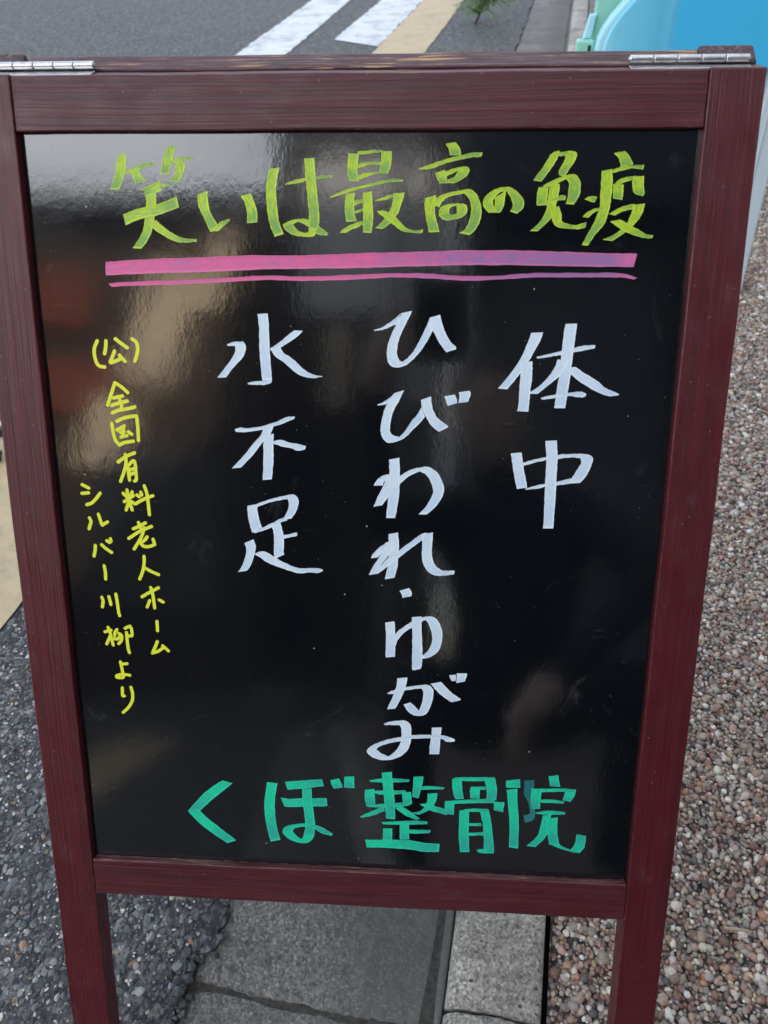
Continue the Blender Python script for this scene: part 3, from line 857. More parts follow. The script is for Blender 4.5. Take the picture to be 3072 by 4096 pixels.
# ---- handwriting: every stroke is a film of marker paint pulled across the board
STROKES = {
    'headline': '789 157 850 149 772 201 845 229 751 285 824 302 724 357 797 369 697 417 773 418; 803 293 808 300 835 277 858 296 916 252 958 266 1010 221 1021 244 1072 213 1080 233; 874 285 940 266 886 324 958 308 910 372 994 355; 1186 101 1252 96 1158 158 1230 175 1131 236 1207 242 1113 302 1184 307; 1163 222 1171 233 1219 200 1242 225 1299 178 1316 203 1341 181 1353 195 1387 176 1380 198; 1251 214 1322 209 1242 269 1314 275 1217 325 1284 331 1181 353 1251 367; 1120 378 1121 402 1183 369 1183 389; 947 420 958 428 978 410 980 426; 789 607 805 689 879 573 885 656 967 553 968 633 1065 530 1059 616 1150 505 1157 585 1238 474 1253 553; 988 454 1071 445 983 533 1064 545 966 613 1045 630 954 694 1024 714 913 780 981 798 844 865 918 868; 1111 354 1118 427 1042 378 1068 445 978 406 979 476; 990 671 1057 649 1036 719 1106 693 1102 763 1172 740 1204 812 1244 777 1297 820 1305 791 1378 813 1382 794; 1410 454 1490 429 1407 522 1490 508 1429 590 1506 590 1462 659 1536 645 1495 734 1563 693; 1495 738 1499 731 1565 727 1557 683 1608 693 1587 659 1661 652 1656 639; 1757 467 1838 448 1791 529 1868 522 1803 597 1884 583 1800 672 1883 665; 1993 268 2075 259 1977 328 2056 328 1963 408 2042 422 1964 502 2044 502 1971 611 2052 604 1990 699 2064 679 2021 775 2097 754; 2110 380 2116 385 2189 352 2203 375 2276 334 2279 359 2362 322 2365 341 2448 317 2451 336 2495 317 2491 329; 2271 193 2353 189 2279 329 2360 329 2291 449 2371 449 2300 563 2380 556 2302 651 2385 665 2304 720 2362 733; 2301 706 2359 740 2286 744 2333 771 2231 737 2252 773 2195 713 2172 761 2174 679 2114 727 2177 675 2086 682; 2177 677 2087 680 2218 662 2160 648 2297 699 2262 638 2340 737 2342 665 2377 757 2399 709 2442 764 2453 747; 2620 157 2700 161 2614 225 2693 233 2614 294 2689 295 2628 356 2701 360; 2693 142 2689 168 2767 138 2767 161 2850 133 2850 150 2883 136 2883 149; 2879 143 2958 143 2875 219 2957 219 2863 295 2937 295; 2647 260 2660 268 2709 233 2726 256 2792 220 2801 237 2871 222 2871 243; 2663 341 2684 352 2726 306 2743 337 2809 295 2817 310 2933 291 2925 307; 2466 476 2482 482 2575 430 2592 449 2726 391 2734 411 2867 360 2876 380 2975 343 2983 363 3049 353 3048 363; 2604 453 2669 445 2590 535 2663 520 2592 598 2671 614 2603 662 2683 654; 2612 535 2625 547 2650 508 2667 539 2730 488 2730 513; 2637 598 2650 602 2683 575 2692 594 2734 560 2734 575; 2736 445 2805 435 2732 535 2811 535 2736 630 2816 630 2735 741 2801 745; 2546 745 2598 745 2573 717 2628 725 2675 669 2692 701 2784 650 2776 665; 2826 504 2843 506 2909 473 2918 496 2976 454 2976 473 2992 448 2993 473; 2977 450 3063 444 2968 520 3047 504 2944 582 3011 598 2894 653 2953 669 2833 707 2890 715; 2843 582 2893 575 2902 630 2969 602 2969 677 3020 653 3046 729 3087 709 3147 744 3155 725 3209 744 3213 718; 3374 92 3454 81 3402 133 3487 126 3412 175 3497 175; 3168 269 3184 277 3262 239 3279 266 3384 201 3393 228 3505 172 3514 202 3586 157 3595 187 3663 157 3652 187; 3300 300 3373 280 3313 335 3387 327 3335 377 3401 375; 3378 290 3371 331 3451 268 3427 308 3524 255 3476 289 3564 270 3468 304 3551 316 3449 331 3495 356 3404 350 3442 377 3400 373; 3225 485 3310 464 3223 551 3302 551 3237 638 3312 630 3260 740 3343 736; 3268 536 3339 551 3308 489 3359 512 3390 450 3416 474 3513 426 3522 454 3587 424 3539 458 3638 474 3577 505 3670 567 3588 575 3661 653 3578 645 3622 724 3547 716 3582 760 3498 744; 3336 590 3414 586 3351 551 3422 559 3417 528 3442 547 3491 524 3471 544 3550 536 3476 567 3555 590 3477 594 3519 626 3465 605 3462 641 3440 608 3387 649 3423 605 3340 618 3415 590 3336 594 3414 587; 3770 483 3852 431 3772 519 3850 492 3769 554 3839 550 3723 593 3815 593; 3723 593 3798 590 3684 545 3764 545 3680 501 3757 501 3718 452 3784 466 3782 417 3815 439 3865 404 3857 439 3932 431 3882 466 3996 501 3908 519 3990 563 3910 554 3945 601 3892 583; 4204 154 4251 144 4169 197 4234 206 4127 266 4192 274 4058 357 4124 366; 4173 175 4178 188 4231 158 4251 184 4304 150 4315 180 4340 146 4292 180; 4340 146 4288 180 4383 163 4298 197 4373 215 4274 249 4339 266 4253 292 4302 327 4260 322; 4107 405 4182 409 4096 457 4176 475 4098 541 4170 524; 4135 400 4145 409 4189 366 4218 396 4261 335 4281 361 4324 318 4321 344 4379 314 4312 342 4421 362 4337 379 4428 414 4336 423 4422 467 4331 493 4385 533 4319 528; 4191 405 4268 379 4182 484 4260 475 4176 555 4245 537 4157 617 4218 626 4113 679 4161 688 4055 729 4116 730; 4098 541 4120 541 4160 510 4180 532 4233 484 4244 510 4287 466 4271 502 4320 471 4313 502; 4205 563 4269 544 4218 626 4295 608 4235 670 4299 652 4274 701 4328 670 4397 715 4404 688; 4392 715 4404 688 4444 713 4450 675 4485 701 4491 663; 4661 164 4746 150 4701 203 4786 191 4723 259 4815 246; 4663 306 4666 280 4744 285 4733 259 4816 272 4809 251 4890 283 4900 248; 4580 291 4661 276 4582 380 4669 380 4585 484 4668 484 4582 564 4657 581 4552 661 4628 679 4511 742 4568 750 4466 833 4513 838; 4464 495 4468 497 4501 474 4523 515 4559 476 4546 515; 4456 624 4503 630 4491 590 4529 603 4545 564 4565 581 4627 549 4614 565; 4674 384 4754 389 4679 441 4757 441 4682 489 4752 499; 4687 380 4716 393 4731 345 4760 371 4821 328 4823 354 4848 326 4841 352; 4823 332 4907 327 4821 389 4906 380 4840 450 4917 441 4907 473 4921 450; 4659 603 4706 614 4730 559 4760 586 4820 533 4841 564 4856 531 4850 565; 4839 537 4930 526 4830 599 4913 599 4795 679 4868 670 4717 750 4791 741 4622 793 4698 802; 4673 657 4750 643 4751 710 4823 683 4829 746 4881 710 4896 768 4930 737 4962 781 4964 754 5004 781 5015 759',
    'pink': '608 988 605 1065 618 977 612 1076 645 971 636 1078 963 951 955 1063 1400 936 1393 1051 1833 918 1828 1030 2261 917 2259 1020 2687 900 2687 1013 3109 888 3110 1000 3527 876 3530 988 3942 875 3947 987 4354 885 4361 993 4710 894 4718 997 4859 894 4868 997 4903 899 4882 997',
    'pink2': '618 1145 646 1170 743 1133 756 1164 1390 1105 1388 1139 1913 1076 1912 1109 2258 1080 2257 1115 2686 1064 2686 1100 2970 1052 2970 1085 3252 1054 3252 1089 3533 1071 3534 1107 3812 1068 3813 1097 4116 1047 4118 1080 4502 1043 4505 1078 4777 1045 4779 1077 4921 1079 4890 1092',
    'verse1': '4107 1513 4206 1508 4079 1602 4170 1602 4028 1726 4103 1733 3943 1859 4033 1842 3858 1967 3935 1972; 4161 1706 4168 1720 4273 1678 4283 1699 4362 1655 4368 1685 4459 1631 4461 1664 4540 1610 4550 1647 4629 1605 4627 1630; 4377 1440 4470 1436 4368 1559 4464 1558 4361 1706 4454 1705 4354 1854 4445 1853 4341 1980 4433 1978 4333 2093 4423 2092 4329 2123 4418 2122; 4332 1724 4420 1726 4313 1789 4392 1804 4260 1872 4343 1871 4189 1948 4256 1947 4109 2004 4184 2007; 4033 1750 4128 1741 4038 1858 4134 1857 4034 1992 4125 1991 4031 2136 4119 2130 4011 2151 4115 2156; 4395 1788 4482 1783 4475 1865 4555 1831 4605 1951 4650 1884 4699 1996 4729 1945 4776 2018 4797 1978 4853 2006 4848 1998; 4213 2040 4224 2053 4293 2018 4312 2043 4409 2000 4435 2020 4467 1991 4502 2028 4541 1985 4552 2029 4584 2000 4581 2020; 3990 2512 4079 2502 4008 2613 4097 2602 4030 2719 4120 2708 4056 2821 4142 2806; 4064 2616 4077 2627 4105 2589 4123 2610 4206 2556 4216 2582 4290 2537 4296 2563 4383 2518 4385 2553 4475 2508 4477 2538 4577 2506 4563 2541 4645 2513 4576 2549 4678 2548 4583 2584 4662 2627 4560 2629 4625 2707 4522 2700 4586 2756 4492 2763; 4121 2819 4134 2825 4219 2786 4229 2813 4304 2767 4305 2793 4389 2751 4395 2783 4490 2723 4501 2763 4506 2718 4586 2756; 4272 2400 4367 2395 4287 2520 4381 2518 4293 2696 4385 2694 4294 2874 4386 2872 4299 3055 4385 3053 4296 3167 4386 3165',
    'verse2': '2821 1503 2827 1508 2894 1477 2906 1495 2961 1433 2983 1462 3042 1368 3013 1447; 3049 1364 3137 1346 3006 1455 3091 1440 2962 1549 3040 1549 2934 1652 3016 1644 2933 1726 3019 1710 2952 1777 3035 1743 2994 1803 3057 1756 3062 1795 3076 1746 3121 1761 3113 1716 3188 1694 3164 1650 3246 1612 3215 1554 3307 1506 3279 1409; 3279 1399 3363 1376 3299 1481 3383 1444 3333 1546 3414 1524 3372 1611 3453 1589 3418 1671 3499 1632 3429 1671 3499 1652; 2852 2113 2859 2121 2905 2093 2917 2112 2958 2055 2958 2093 3003 2016 2943 2100; 2996 2016 3077 1990 2951 2085 3038 2076 2909 2169 2990 2168 2887 2277 2964 2276 2883 2347 2964 2338 2907 2409 2984 2369 2953 2439 3042 2385 3030 2422 3053 2375 3099 2382 3091 2336 3160 2319 3143 2250 3220 2257 3196 2188 3257 2210 3222 2134; 3220 2070 3303 2039 3233 2150 3316 2126 3273 2225 3348 2201 3312 2286 3395 2247 3370 2332 3449 2284 3382 2333 3450 2299; 3416 2037 3502 2021 3432 2078 3519 2058 3445 2116 3523 2092; 3532 2002 3622 1988 3542 2039 3634 2015 3533 2091 3613 2080; 2956 2584 3043 2566 2961 2699 3050 2697 2962 2819 3049 2817 2949 2940 3040 2938 2934 3104 3014 3102; 2824 2817 2901 2813 2846 2773 2917 2775 2893 2732 2940 2759 2955 2711 2987 2738; 2932 2715 3002 2707 2928 2763 3002 2746 2894 2844 2972 2826 2855 2926 2925 2932 2822 3006 2898 2990; 2825 3004 2898 2990 2878 2909 2957 2907 2948 2827 3003 2850 3049 2729 3058 2789 3126 2676 3135 2723 3196 2654 3220 2682 3273 2639 3227 2684 3328 2656 3282 2716 3383 2706 3323 2787 3428 2801 3340 2851 3426 2881 3329 2900 3374 2979 3288 2981 3289 3064 3218 3066; 2955 3252 3039 3235 2960 3352 3049 3349 2959 3461 3041 3467 2949 3563 3038 3552 2926 3672 3011 3656; 2800 3478 2856 3472 2824 3431 2888 3437 2888 3366 2920 3403 2944 3327 2968 3360; 2936 3327 3008 3313 2912 3395 2992 3376 2872 3471 2953 3453 2824 3549 2897 3530 2782 3635 2865 3620; 2788 3637 2865 3620 2881 3556 2937 3563 2953 3469 2993 3511 3040 3408 3049 3467 3135 3330 3160 3372 3237 3249 3246 3303 3292 3231 3254 3294; 3253 3244 3346 3226 3253 3344 3341 3342 3253 3436 3340 3434 3266 3520 3358 3501 3308 3587 3383 3542 3372 3623 3427 3571 3453 3623 3467 3578 3540 3608 3546 3572; 3059 3778 3145 3749 3081 3816 3168 3792 3086 3844 3167 3826; 2931 4090 3016 4074 2940 4205 3024 4202 2938 4330 3025 4327 2939 4434 3022 4424; 2967 4293 3025 4318 3008 4220 3049 4255 3073 4147 3106 4181 3178 4069 3179 4126 3259 4031 3268 4066 3316 4018 3288 4056 3373 4023 3313 4069 3419 4074 3339 4130 3450 4170 3359 4200 3445 4277 3358 4271 3414 4358 3331 4343 3349 4415 3291 4390 3275 4434 3274 4404; 3174 4029 3259 4019 3179 4197 3266 4194 3183 4375 3274 4372 3181 4520 3272 4490 3190 4555 3260 4536; 2955 4793 2966 4806 3021 4760 3025 4797 3121 4729 3122 4761 3238 4706 3247 4738 3330 4698 3276 4741 3379 4742 3291 4782 3379 4834 3284 4866 3351 4938 3259 4951 3311 5003 3251 4961 3226 5016 3234 4943 3158 4983 3191 4898 3108 4906 3169 4882; 3049 4639 3141 4627 3041 4718 3128 4715 3013 4812 3097 4808 2980 4897 3064 4884 2955 4961 3031 4951; 3357 4683 3450 4661 3406 4745 3505 4719 3466 4803 3557 4772 3547 4860 3632 4825 3555 4863 3630 4843; 3527 4590 3585 4583 3532 4617 3585 4610 3549 4648 3586 4647; 3592 4569 3687 4566 3594 4610 3684 4602 3589 4668 3669 4648; 2923 5111 2935 5125 2990 5086 2998 5124 3066 5075 3058 5120 3125 5071 3079 5124 3177 5115 3091 5166 3185 5210 3093 5233 3178 5306 3081 5319 3147 5389 3044 5389 3079 5455 2975 5455 2984 5493 2949 5446 2889 5497 2906 5429 2803 5462 2872 5401 2766 5410 2859 5385 2811 5350 2889 5352 2948 5282 2983 5314 3085 5247 3094 5285 3204 5220 3205 5258 3374 5211 3366 5245 3476 5211 3473 5250 3535 5223 3520 5276 3597 5249 3592 5273; 3377 5137 3467 5131 3374 5221 3463 5217 3361 5336 3457 5332 3361 5418 3453 5414',
    'verse3': '1590 1628 1596 1639 1647 1609 1661 1638 1731 1602 1738 1623; 1654 1627 1746 1619 1661 1679 1748 1671 1626 1747 1718 1738 1560 1830 1638 1818 1495 1905 1572 1901; 1860 1380 1943 1374 1868 1522 1951 1521 1866 1670 1950 1669 1873 1819 1958 1803 1880 1924 1964 1923; 1752 1949 1760 1958 1811 1933 1817 1959 1888 1928 1902 1960 1962 1920 1957 1942; 2164 1509 2235 1513 2106 1549 2189 1556 2052 1594 2135 1593 1989 1639 2050 1646 1951 1658 2011 1665; 1955 1658 2039 1638 1995 1720 2064 1690 2069 1772 2132 1734 2144 1838 2191 1785 2220 1883 2259 1845 2311 1898 2327 1874 2392 1887 2388 1881; 1626 2344 1637 2364 1670 2328 1677 2367 1749 2331 1748 2362 1875 2309 1882 2336 1994 2269 2008 2299 2080 2232 2091 2267 2149 2225 2146 2243; 1879 2313 1967 2308 1849 2392 1936 2375 1783 2464 1870 2446 1700 2568 1788 2551 1587 2686 1668 2677; 1878 2391 1963 2376 1870 2494 1957 2492 1869 2589 1956 2588 1862 2701 1945 2700 1855 2786 1935 2776; 1933 2457 1941 2463 1973 2437 1987 2472 2028 2430 2042 2487 2106 2454 2113 2498 2184 2465 2159 2520 2240 2480 2230 2511; 1710 3022 1799 3003 1710 3088 1797 3061 1720 3170 1810 3143 1741 3266 1832 3218; 1737 3033 1769 3053 1811 2995 1819 3019 1933 2951 1948 2975 2054 2920 2053 2953 2122 2910 2069 2956 2161 2942 2080 2997 2164 2995 2067 3055 2138 3070 2037 3113 2097 3129 2008 3139; 1749 3263 1765 3270 1836 3218 1843 3247 1926 3174 1933 3207 1992 3135 1999 3168 2057 3117 2064 3146; 1918 3191 1999 3168 1936 3266 2019 3255 1937 3358 2025 3356 1934 3460 2020 3449 1939 3506 2030 3461; 1972 3311 1987 3323 2028 3284 2035 3313 2146 3256 2145 3286; 1670 3365 1751 3329 1684 3415 1771 3396 1675 3483 1753 3481 1642 3578 1717 3576 1600 3640 1682 3625; 1754 3464 1770 3477 1795 3446 1810 3497 1853 3440 1850 3530 1917 3477 1914 3562 2013 3534 2003 3594 2143 3586 2142 3635 2241 3586 2248 3626 2330 3584 2321 3630 2372 3601 2367 3610',
    'clinic': '1355 5795 1453 5824 1250 5871 1355 5913 1136 5978 1236 6021 991 6156 1112 6150; 991 6159 1112 6150 1072 6262 1183 6229 1199 6381 1287 6320 1370 6507 1460 6472; 1794 5792 1895 5803 1764 5981 1866 5963 1759 6145 1861 6140 1777 6309 1874 6290 1808 6467 1906 6441; 1968 5784 1993 5869 2131 5760 2130 5849 2331 5736 2348 5812; 1922 5960 1958 6060 2020 5969 2018 6061 2127 5957 2137 6051 2234 5952 2232 6046 2373 5941 2380 6032; 2135 5849 2226 5841 2138 6004 2231 5999 2153 6152 2248 6148 2156 6276 2254 6271 2142 6373 2244 6382; 2143 6359 2244 6375 2130 6404 2213 6432 2105 6414 2146 6466 2064 6377 2032 6448 2033 6337 1961 6396 2042 6309 1930 6343 2060 6294 1971 6278 2144 6276 2133 6238 2240 6292 2229 6244 2311 6337 2335 6280 2412 6369 2428 6344; 2410 5743 2495 5719 2424 5789 2518 5771 2445 5834 2532 5817; 2548 5697 2641 5688 2547 5816 2647 5818; 2787 5728 2799 5744 2908 5701 2908 5746 3023 5696 3024 5740 3175 5700 3168 5727; 2748 5833 2838 5820 2745 5917 2843 5912 2762 6017 2850 6004; 2835 5842 2843 5870 2916 5833 2916 5878 3025 5828 3025 5873 3141 5819 3134 5856; 3105 5841 3192 5837 3110 5916 3197 5911 3121 5965 3204 5958; 2762 6008 2777 6021 2850 5987 2858 6020 3026 5970 3026 6017 3157 5950 3157 5989 3204 5948 3194 5970; 2696 6135 2718 6146 2762 6093 2792 6125 2851 6046 2865 6096 2931 6000 2939 6059; 3041 6020 3107 6000 3130 6091 3188 6054 3240 6141 3284 6129; 2910 5635 3005 5623 2920 5775 3017 5771 2935 5941 3033 5936 2954 6142 3042 6146; 3215 5666 3309 5658 3212 5761 3296 5757 3200 5886 3265 5900; 3270 5775 3278 5808 3371 5762 3372 5800 3513 5772 3502 5792; 3351 5846 3445 5836 3346 5938 3433 5925 3297 6032 3377 6020 3195 6071 3276 6084; 3274 5966 3332 5955 3377 6028 3434 5983 3538 6076 3566 6027; 2907 6187 2925 6209 3086 6166 3087 6207 3248 6153 3256 6195 3357 6159 3354 6187; 3087 6207 3178 6199 3089 6375 3180 6370; 3168 6259 3169 6299 3293 6253 3294 6295 3389 6251 3382 6282; 2925 6255 3014 6250 2923 6384 3015 6379; 2748 6393 2765 6479 2970 6381 2971 6476 3192 6378 3194 6482 3325 6397 3327 6500 3480 6402 3475 6496; 3582 5670 3674 5674 3588 5793 3682 5788 3620 5894 3699 5884; 3599 5661 3614 5690 3727 5650 3729 5691 3898 5642 3900 5683 3984 5640 3971 5684; 3885 5656 3991 5651 3911 5777 4011 5773 3915 5885 4008 5888; 3753 5785 3849 5780 3761 5876 3847 5880; 3759 5752 3760 5785 3902 5742 3903 5775; 3517 5932 3610 5938 3520 6063 3610 6067; 3519 5921 3534 5945 3620 5907 3621 5944 3807 5885 3809 5928 3986 5873 3988 5919; 3987 5903 4088 5904 3991 5997 4078 6015; 3660 6019 3753 5993 3661 6191 3757 6186 3665 6327 3761 6322 3681 6485 3772 6480; 3710 6000 3711 6037 3811 5986 3812 6023 3941 5988 3928 6026; 3852 6004 3941 5995 3889 6146 3973 6141 3907 6314 3994 6310 3911 6417 4008 6412 3924 6485 4011 6481; 3839 6452 3865 6485 3929 6433 3931 6488 4009 6429 4011 6481; 3751 6156 3752 6186 3874 6146 3876 6180; 3755 6263 3756 6297 3900 6247 3901 6284; 4092 5667 4095 5744 4223 5648 4230 5738; 4103 5768 4202 5750 4122 5933 4214 5928 4146 6132 4235 6128 4154 6404 4242 6416; 4489 5603 4575 5586 4509 5708 4604 5712; 4330 5741 4347 5789 4443 5739 4459 5776 4612 5727 4615 5763 4754 5734 4750 5770; 4337 5749 4436 5736 4333 5856 4428 5851 4349 5963 4427 5959; 4657 5758 4754 5734 4646 5808 4745 5803 4635 5858 4710 5871; 4429 5860 4431 5893 4549 5854 4552 5892 4653 5870 4644 5894; 4384 6006 4402 6019 4514 5976 4517 6021 4671 5985 4666 6014; 4460 6032 4538 6020 4445 6151 4524 6147 4416 6271 4502 6266 4320 6381 4408 6390; 4505 6064 4601 6045 4514 6215 4607 6210 4536 6358 4629 6336; 4543 6349 4629 6327 4640 6392 4652 6360 4802 6438 4741 6398; 4743 6415 4831 6436 4781 6336 4876 6365 4792 6225 4882 6238',
    'clinicdark': '4266 5659 4356 5650 4267 5760 4358 5731 4269 5810 4331 5774 4317 5906 4351 5872 4328 5972 4377 5953 4337 6005 4385 6028 4317 6031 4370 6087 4274 6038 4293 6125',
    'credit1': '483 1609 454 1669 449 1728 463 1794 488 1820 529 1826; 559 1609 551 1668 538 1714; 642 1592 690 1630 738 1663; 626 1693 597 1753 584 1789 637 1772 683 1752; 665 1726 712 1778; 785 1590 820 1619 829 1672 815 1731 796 1774; 607 1959 573 2040 529 2149; 614 1962 660 1992 712 2039; 586 2088 664 2070; 563 2152 628 2131 702 2114; 634 2094 648 2141 646 2182; 561 2217 623 2192 693 2181 764 2163; 550 2307 557 2397 572 2459 595 2487; 597 2289 659 2260 772 2238; 772 2238 776 2276 777 2372 775 2452; 594 2365 660 2329; 652 2340 639 2416; 621 2385 656 2378; 621 2427 675 2412; 691 2381 718 2401; 601 2497 648 2475 727 2462; 578 2648 653 2598 729 2565; 647 2580 648 2654 619 2747 585 2823; 664 2682 663 2739 668 2810; 671 2675 713 2635 729 2660 730 2738 729 2802 713 2817; 679 2717 708 2706; 679 2760 705 2745; 600 2931 625 2958; 636 2900 646 2963 651 3006; 683 2914 671 2945; 603 3007 692 2950; 645 3006 615 3083; 651 3006 670 3081; 675 3008 704 3023 761 2991 817 2966 866 2947; 725 2943 742 2958; 760 2916 767 2943; 795 2858 813 2929 819 3020 823 3124; 665 3257 725 3231 781 3199; 718 3197 732 3249; 618 3348 689 3300 740 3271 833 3231; 766 3245 743 3311 708 3374 659 3447; 787 3329 763 3360 731 3380; 729 3374 733 3405 759 3420 802 3419 852 3399; 852 3399 840 3349; 746 3514 741 3581 723 3658 690 3732; 744 3625 797 3656 865 3686; 698 3906 757 3869 856 3814; 785 3813 799 3880 808 4013; 767 3940 737 4006; 854 3931 893 3952; 820 4143 819 4238; 809 4347 782 4410 752 4466; 752 4466 805 4447 853 4415; 858 4387 909 4437',
    'credit2': '234 2860 291 2889; 226 2939 284 2933; 390 2935 352 2982 306 3025 259 3042; 272 3164 283 3198 271 3235 259 3267; 357 3128 371 3184 382 3230; 382 3230 436 3197; 303 3422 296 3472 282 3523; 362 3414 402 3451 448 3484; 415 3375 438 3390; 447 3356 451 3381; 366 3613 373 3674 370 3744; 318 3921 327 3957 315 4018; 385 3912 392 3949 398 3992; 454 3887 460 3967 465 4060 472 4097; 319 4265 376 4246; 352 4219 367 4273 377 4341 386 4396; 364 4308 340 4356 325 4388; 435 4237 412 4272 410 4299; 388 4327 426 4336 461 4304; 447 4277 472 4297 468 4345 439 4381; 513 4224 560 4199; 560 4199 573 4233 572 4294 539 4298; 523 4265 523 4337 526 4426 535 4470; 440 4564 450 4637 455 4700; 458 4588 504 4582; 520 4701 481 4695 436 4695 395 4709 394 4727 446 4728 460 4714 461 4699; 437 4835 434 4913 450 4919; 520 4828 531 4895 522 4967 480 5040 423 5096',
}
def catmull(P, sub):
    P = [np.array(p, float) for p in P]
    if len(P) < 3:
        out = [P[0] + (P[-1] - P[0]) * i / (sub * 2) for i in range(sub * 2 + 1)]
        return out
    Q = [2 * P[0] - P[1]] + P + [2 * P[-1] - P[-2]]
    out = []
    for i in range(1, len(Q) - 2):
        p0, p1, p2, p3 = Q[i - 1:i + 3]
        for j in range(sub):
            x = j / sub
            out.append(0.5 * ((2 * p1) + (-p0 + p2) * x + (2 * p0 - 5 * p1 + 4 * p2 - p3) * x * x + (-p0 + 3 * p1 - 3 * p2 + p3) * x ** 3))
    out.append(P[-1])
    return out

def lettering(name, keys, mats, label, nib=None):
    bm = bmesh.new()
    uvl = bm.loops.layers.uv.new('UVMap')
    fl = bm.loops.layers.float_color.new('film')
    lift = 0.00016
    C0 = at(bp(W / 2, H / 2, REC))
    def pt(u, v, l):
        return Vector((u - W / 2, -l, H / 2 - v))
    for mi, key in enumerate(keys):
        for k, s in enumerate(STROKES[key].split(';')):
            a = [float(x) * 1e-4 for x in s.split()]
            base = lift + (k % 9) * 0.00004
            uoff = random.uniform(0, 40)
            if nib is None:
                st = [a[i:i + 4] for i in range(0, len(a), 4)]
                st = catmull(st, 6)
                rows = []
                dist = 0.0
                pm = None
                for i, q in enumerate(st):
                    m = np.array([(q[0] + q[2]) / 2, (q[1] + q[3]) / 2])
                    if pm is not None:
                        dist += float(np.linalg.norm(m - pm))
                    pm = m
                    j0, j1 = (random.uniform(-0.00022, 0.00022) for _ in range(2))
                    l = base + i * 0.0000012
                    row = []
                    for c_, f in enumerate((0.0, 0.08, 0.5, 0.92, 1.0)):
                        x_, y_ = q[0] + (q[2] - q[0]) * f, q[1] + (q[3] - q[1]) * f
                        if f in (0.0, 1.0):
                            dl = np.hypot(q[2] - q[0], q[3] - q[1]) + 1e-9
                            sg = j0 if f == 0 else j1
                            x_ += (q[2] - q[0]) / dl * sg
                            y_ += (q[3] - q[1]) / dl * sg
                        row.append((bm.verts.new(pt(x_, y_, l)), f))
                    rows.append((row, dist))
                for (ra, da), (rb, db) in zip(rows[:-1], rows[1:]):
                    for c_ in range(4):
                        f = bm.faces.new((ra[c_][0], ra[c_ + 1][0], rb[c_ + 1][0], rb[c_][0]))
                        f.material_index = mi
                        for lp, uvv in zip(f.loops, ((da * 10 + uoff, ra[c_][1]), (da * 10 + uoff, ra[c_ + 1][1]), (db * 10 + uoff, rb[c_ + 1][1]), (db * 10 + uoff, rb[c_][1]))):
                            lp[uvl].uv = uvv
                            ft_ = (uvv[0] - uoff) / (10 * rows[-1][1] + 1e-9)
                            lp[fl] = (ft_, ft_, ft_, 1)
            else:
                st = [a[i:i + 2] for i in range(0, len(a), 2)]
                st = catmull(st, 5)
                r = nib / 2
                l = base
                dist = 0
                for i in range(len(st)):
                    p = st[i]
                    l += 0.000002
                    rr = r * (1 + 0.06 * math.sin(i * 1.3 + k))
                    ring = [bm.verts.new(pt(p[0] + rr * math.cos(q * math.pi / 8), p[1] + rr * math.sin(q * math.pi / 8), l)) for q in range(16)]
                    f = bm.faces.new(ring)
                    for lp in f.loops:
                        lp[uvl].uv = (uoff + dist * 10, 0.5)
                    if i + 1 < len(st):
                        q2 = st[i + 1]
                        d = q2 - p
                        ln = np.linalg.norm(d)
                        if ln < 1e-7:
                            continue
                        nn = np.array([-d[1], d[0]]) / ln * r
                        l += 0.000002
                        vs = [bm.verts.new(pt(*(p + nn), l)), bm.verts.new(pt(*(q2 + nn), l)), bm.verts.new(pt(*(q2 - nn), l)), bm.verts.new(pt(*(p - nn), l))]
                        f = bm.faces.new(vs)
                        for lp, uvv in zip(f.loops, ((uoff + dist * 10, 0.1), (uoff + (dist + ln) * 10, 0.1), (uoff + (dist + ln) * 10, 0.9), (uoff + dist * 10, 0.9))):
                            lp[uvl].uv = uvv
                        dist += ln
    for f in bm.faces:
        f.normal_update()
        if f.normal.y > 0:
            f.normal_flip()
    me = bpy.data.meshes.new(name)
    bm.to_mesh(me)
    bm.free()
    o = link(name, me, None, board, C0)
    for m in mats:
        me.materials.append(m)
    o['label'] = label
    return o
lettering('lettering', ['headline'], [M_lime], 'lime green brush lettering across the top of the board')
lettering('underline', ['pink'], [M_pink], 'thick pink underline')
lettering('underline', ['pink2'], [M_pink], 'thin pink underline')
_v1 = STROKES['verse1'].split(';')
STROKES['body'], STROKES['middle'] = ';'.join(_v1[:7]), ';'.join(_v1[7:])
lettering('lettering', ['body'], [M_white], 'white character, upper of the short right column')
lettering('lettering', ['middle'], [M_white], 'white character, lower of the short right column')
lettering('lettering', ['verse2'], [M_white], 'white lettering, long middle column')
lettering('lettering', ['verse3'], [M_white], 'white lettering, left column')
lettering('lettering', ['credit1'], [M_yel], 'small yellow lettering, right credit column', 0.0030)
lettering('lettering', ['credit2'], [M_yel], 'small yellow lettering, left credit column', 0.0030)
lettering('lettering', ['clinic', 'clinicdark'], [M_green, M_teal], 'green lettering along the bottom of the board')

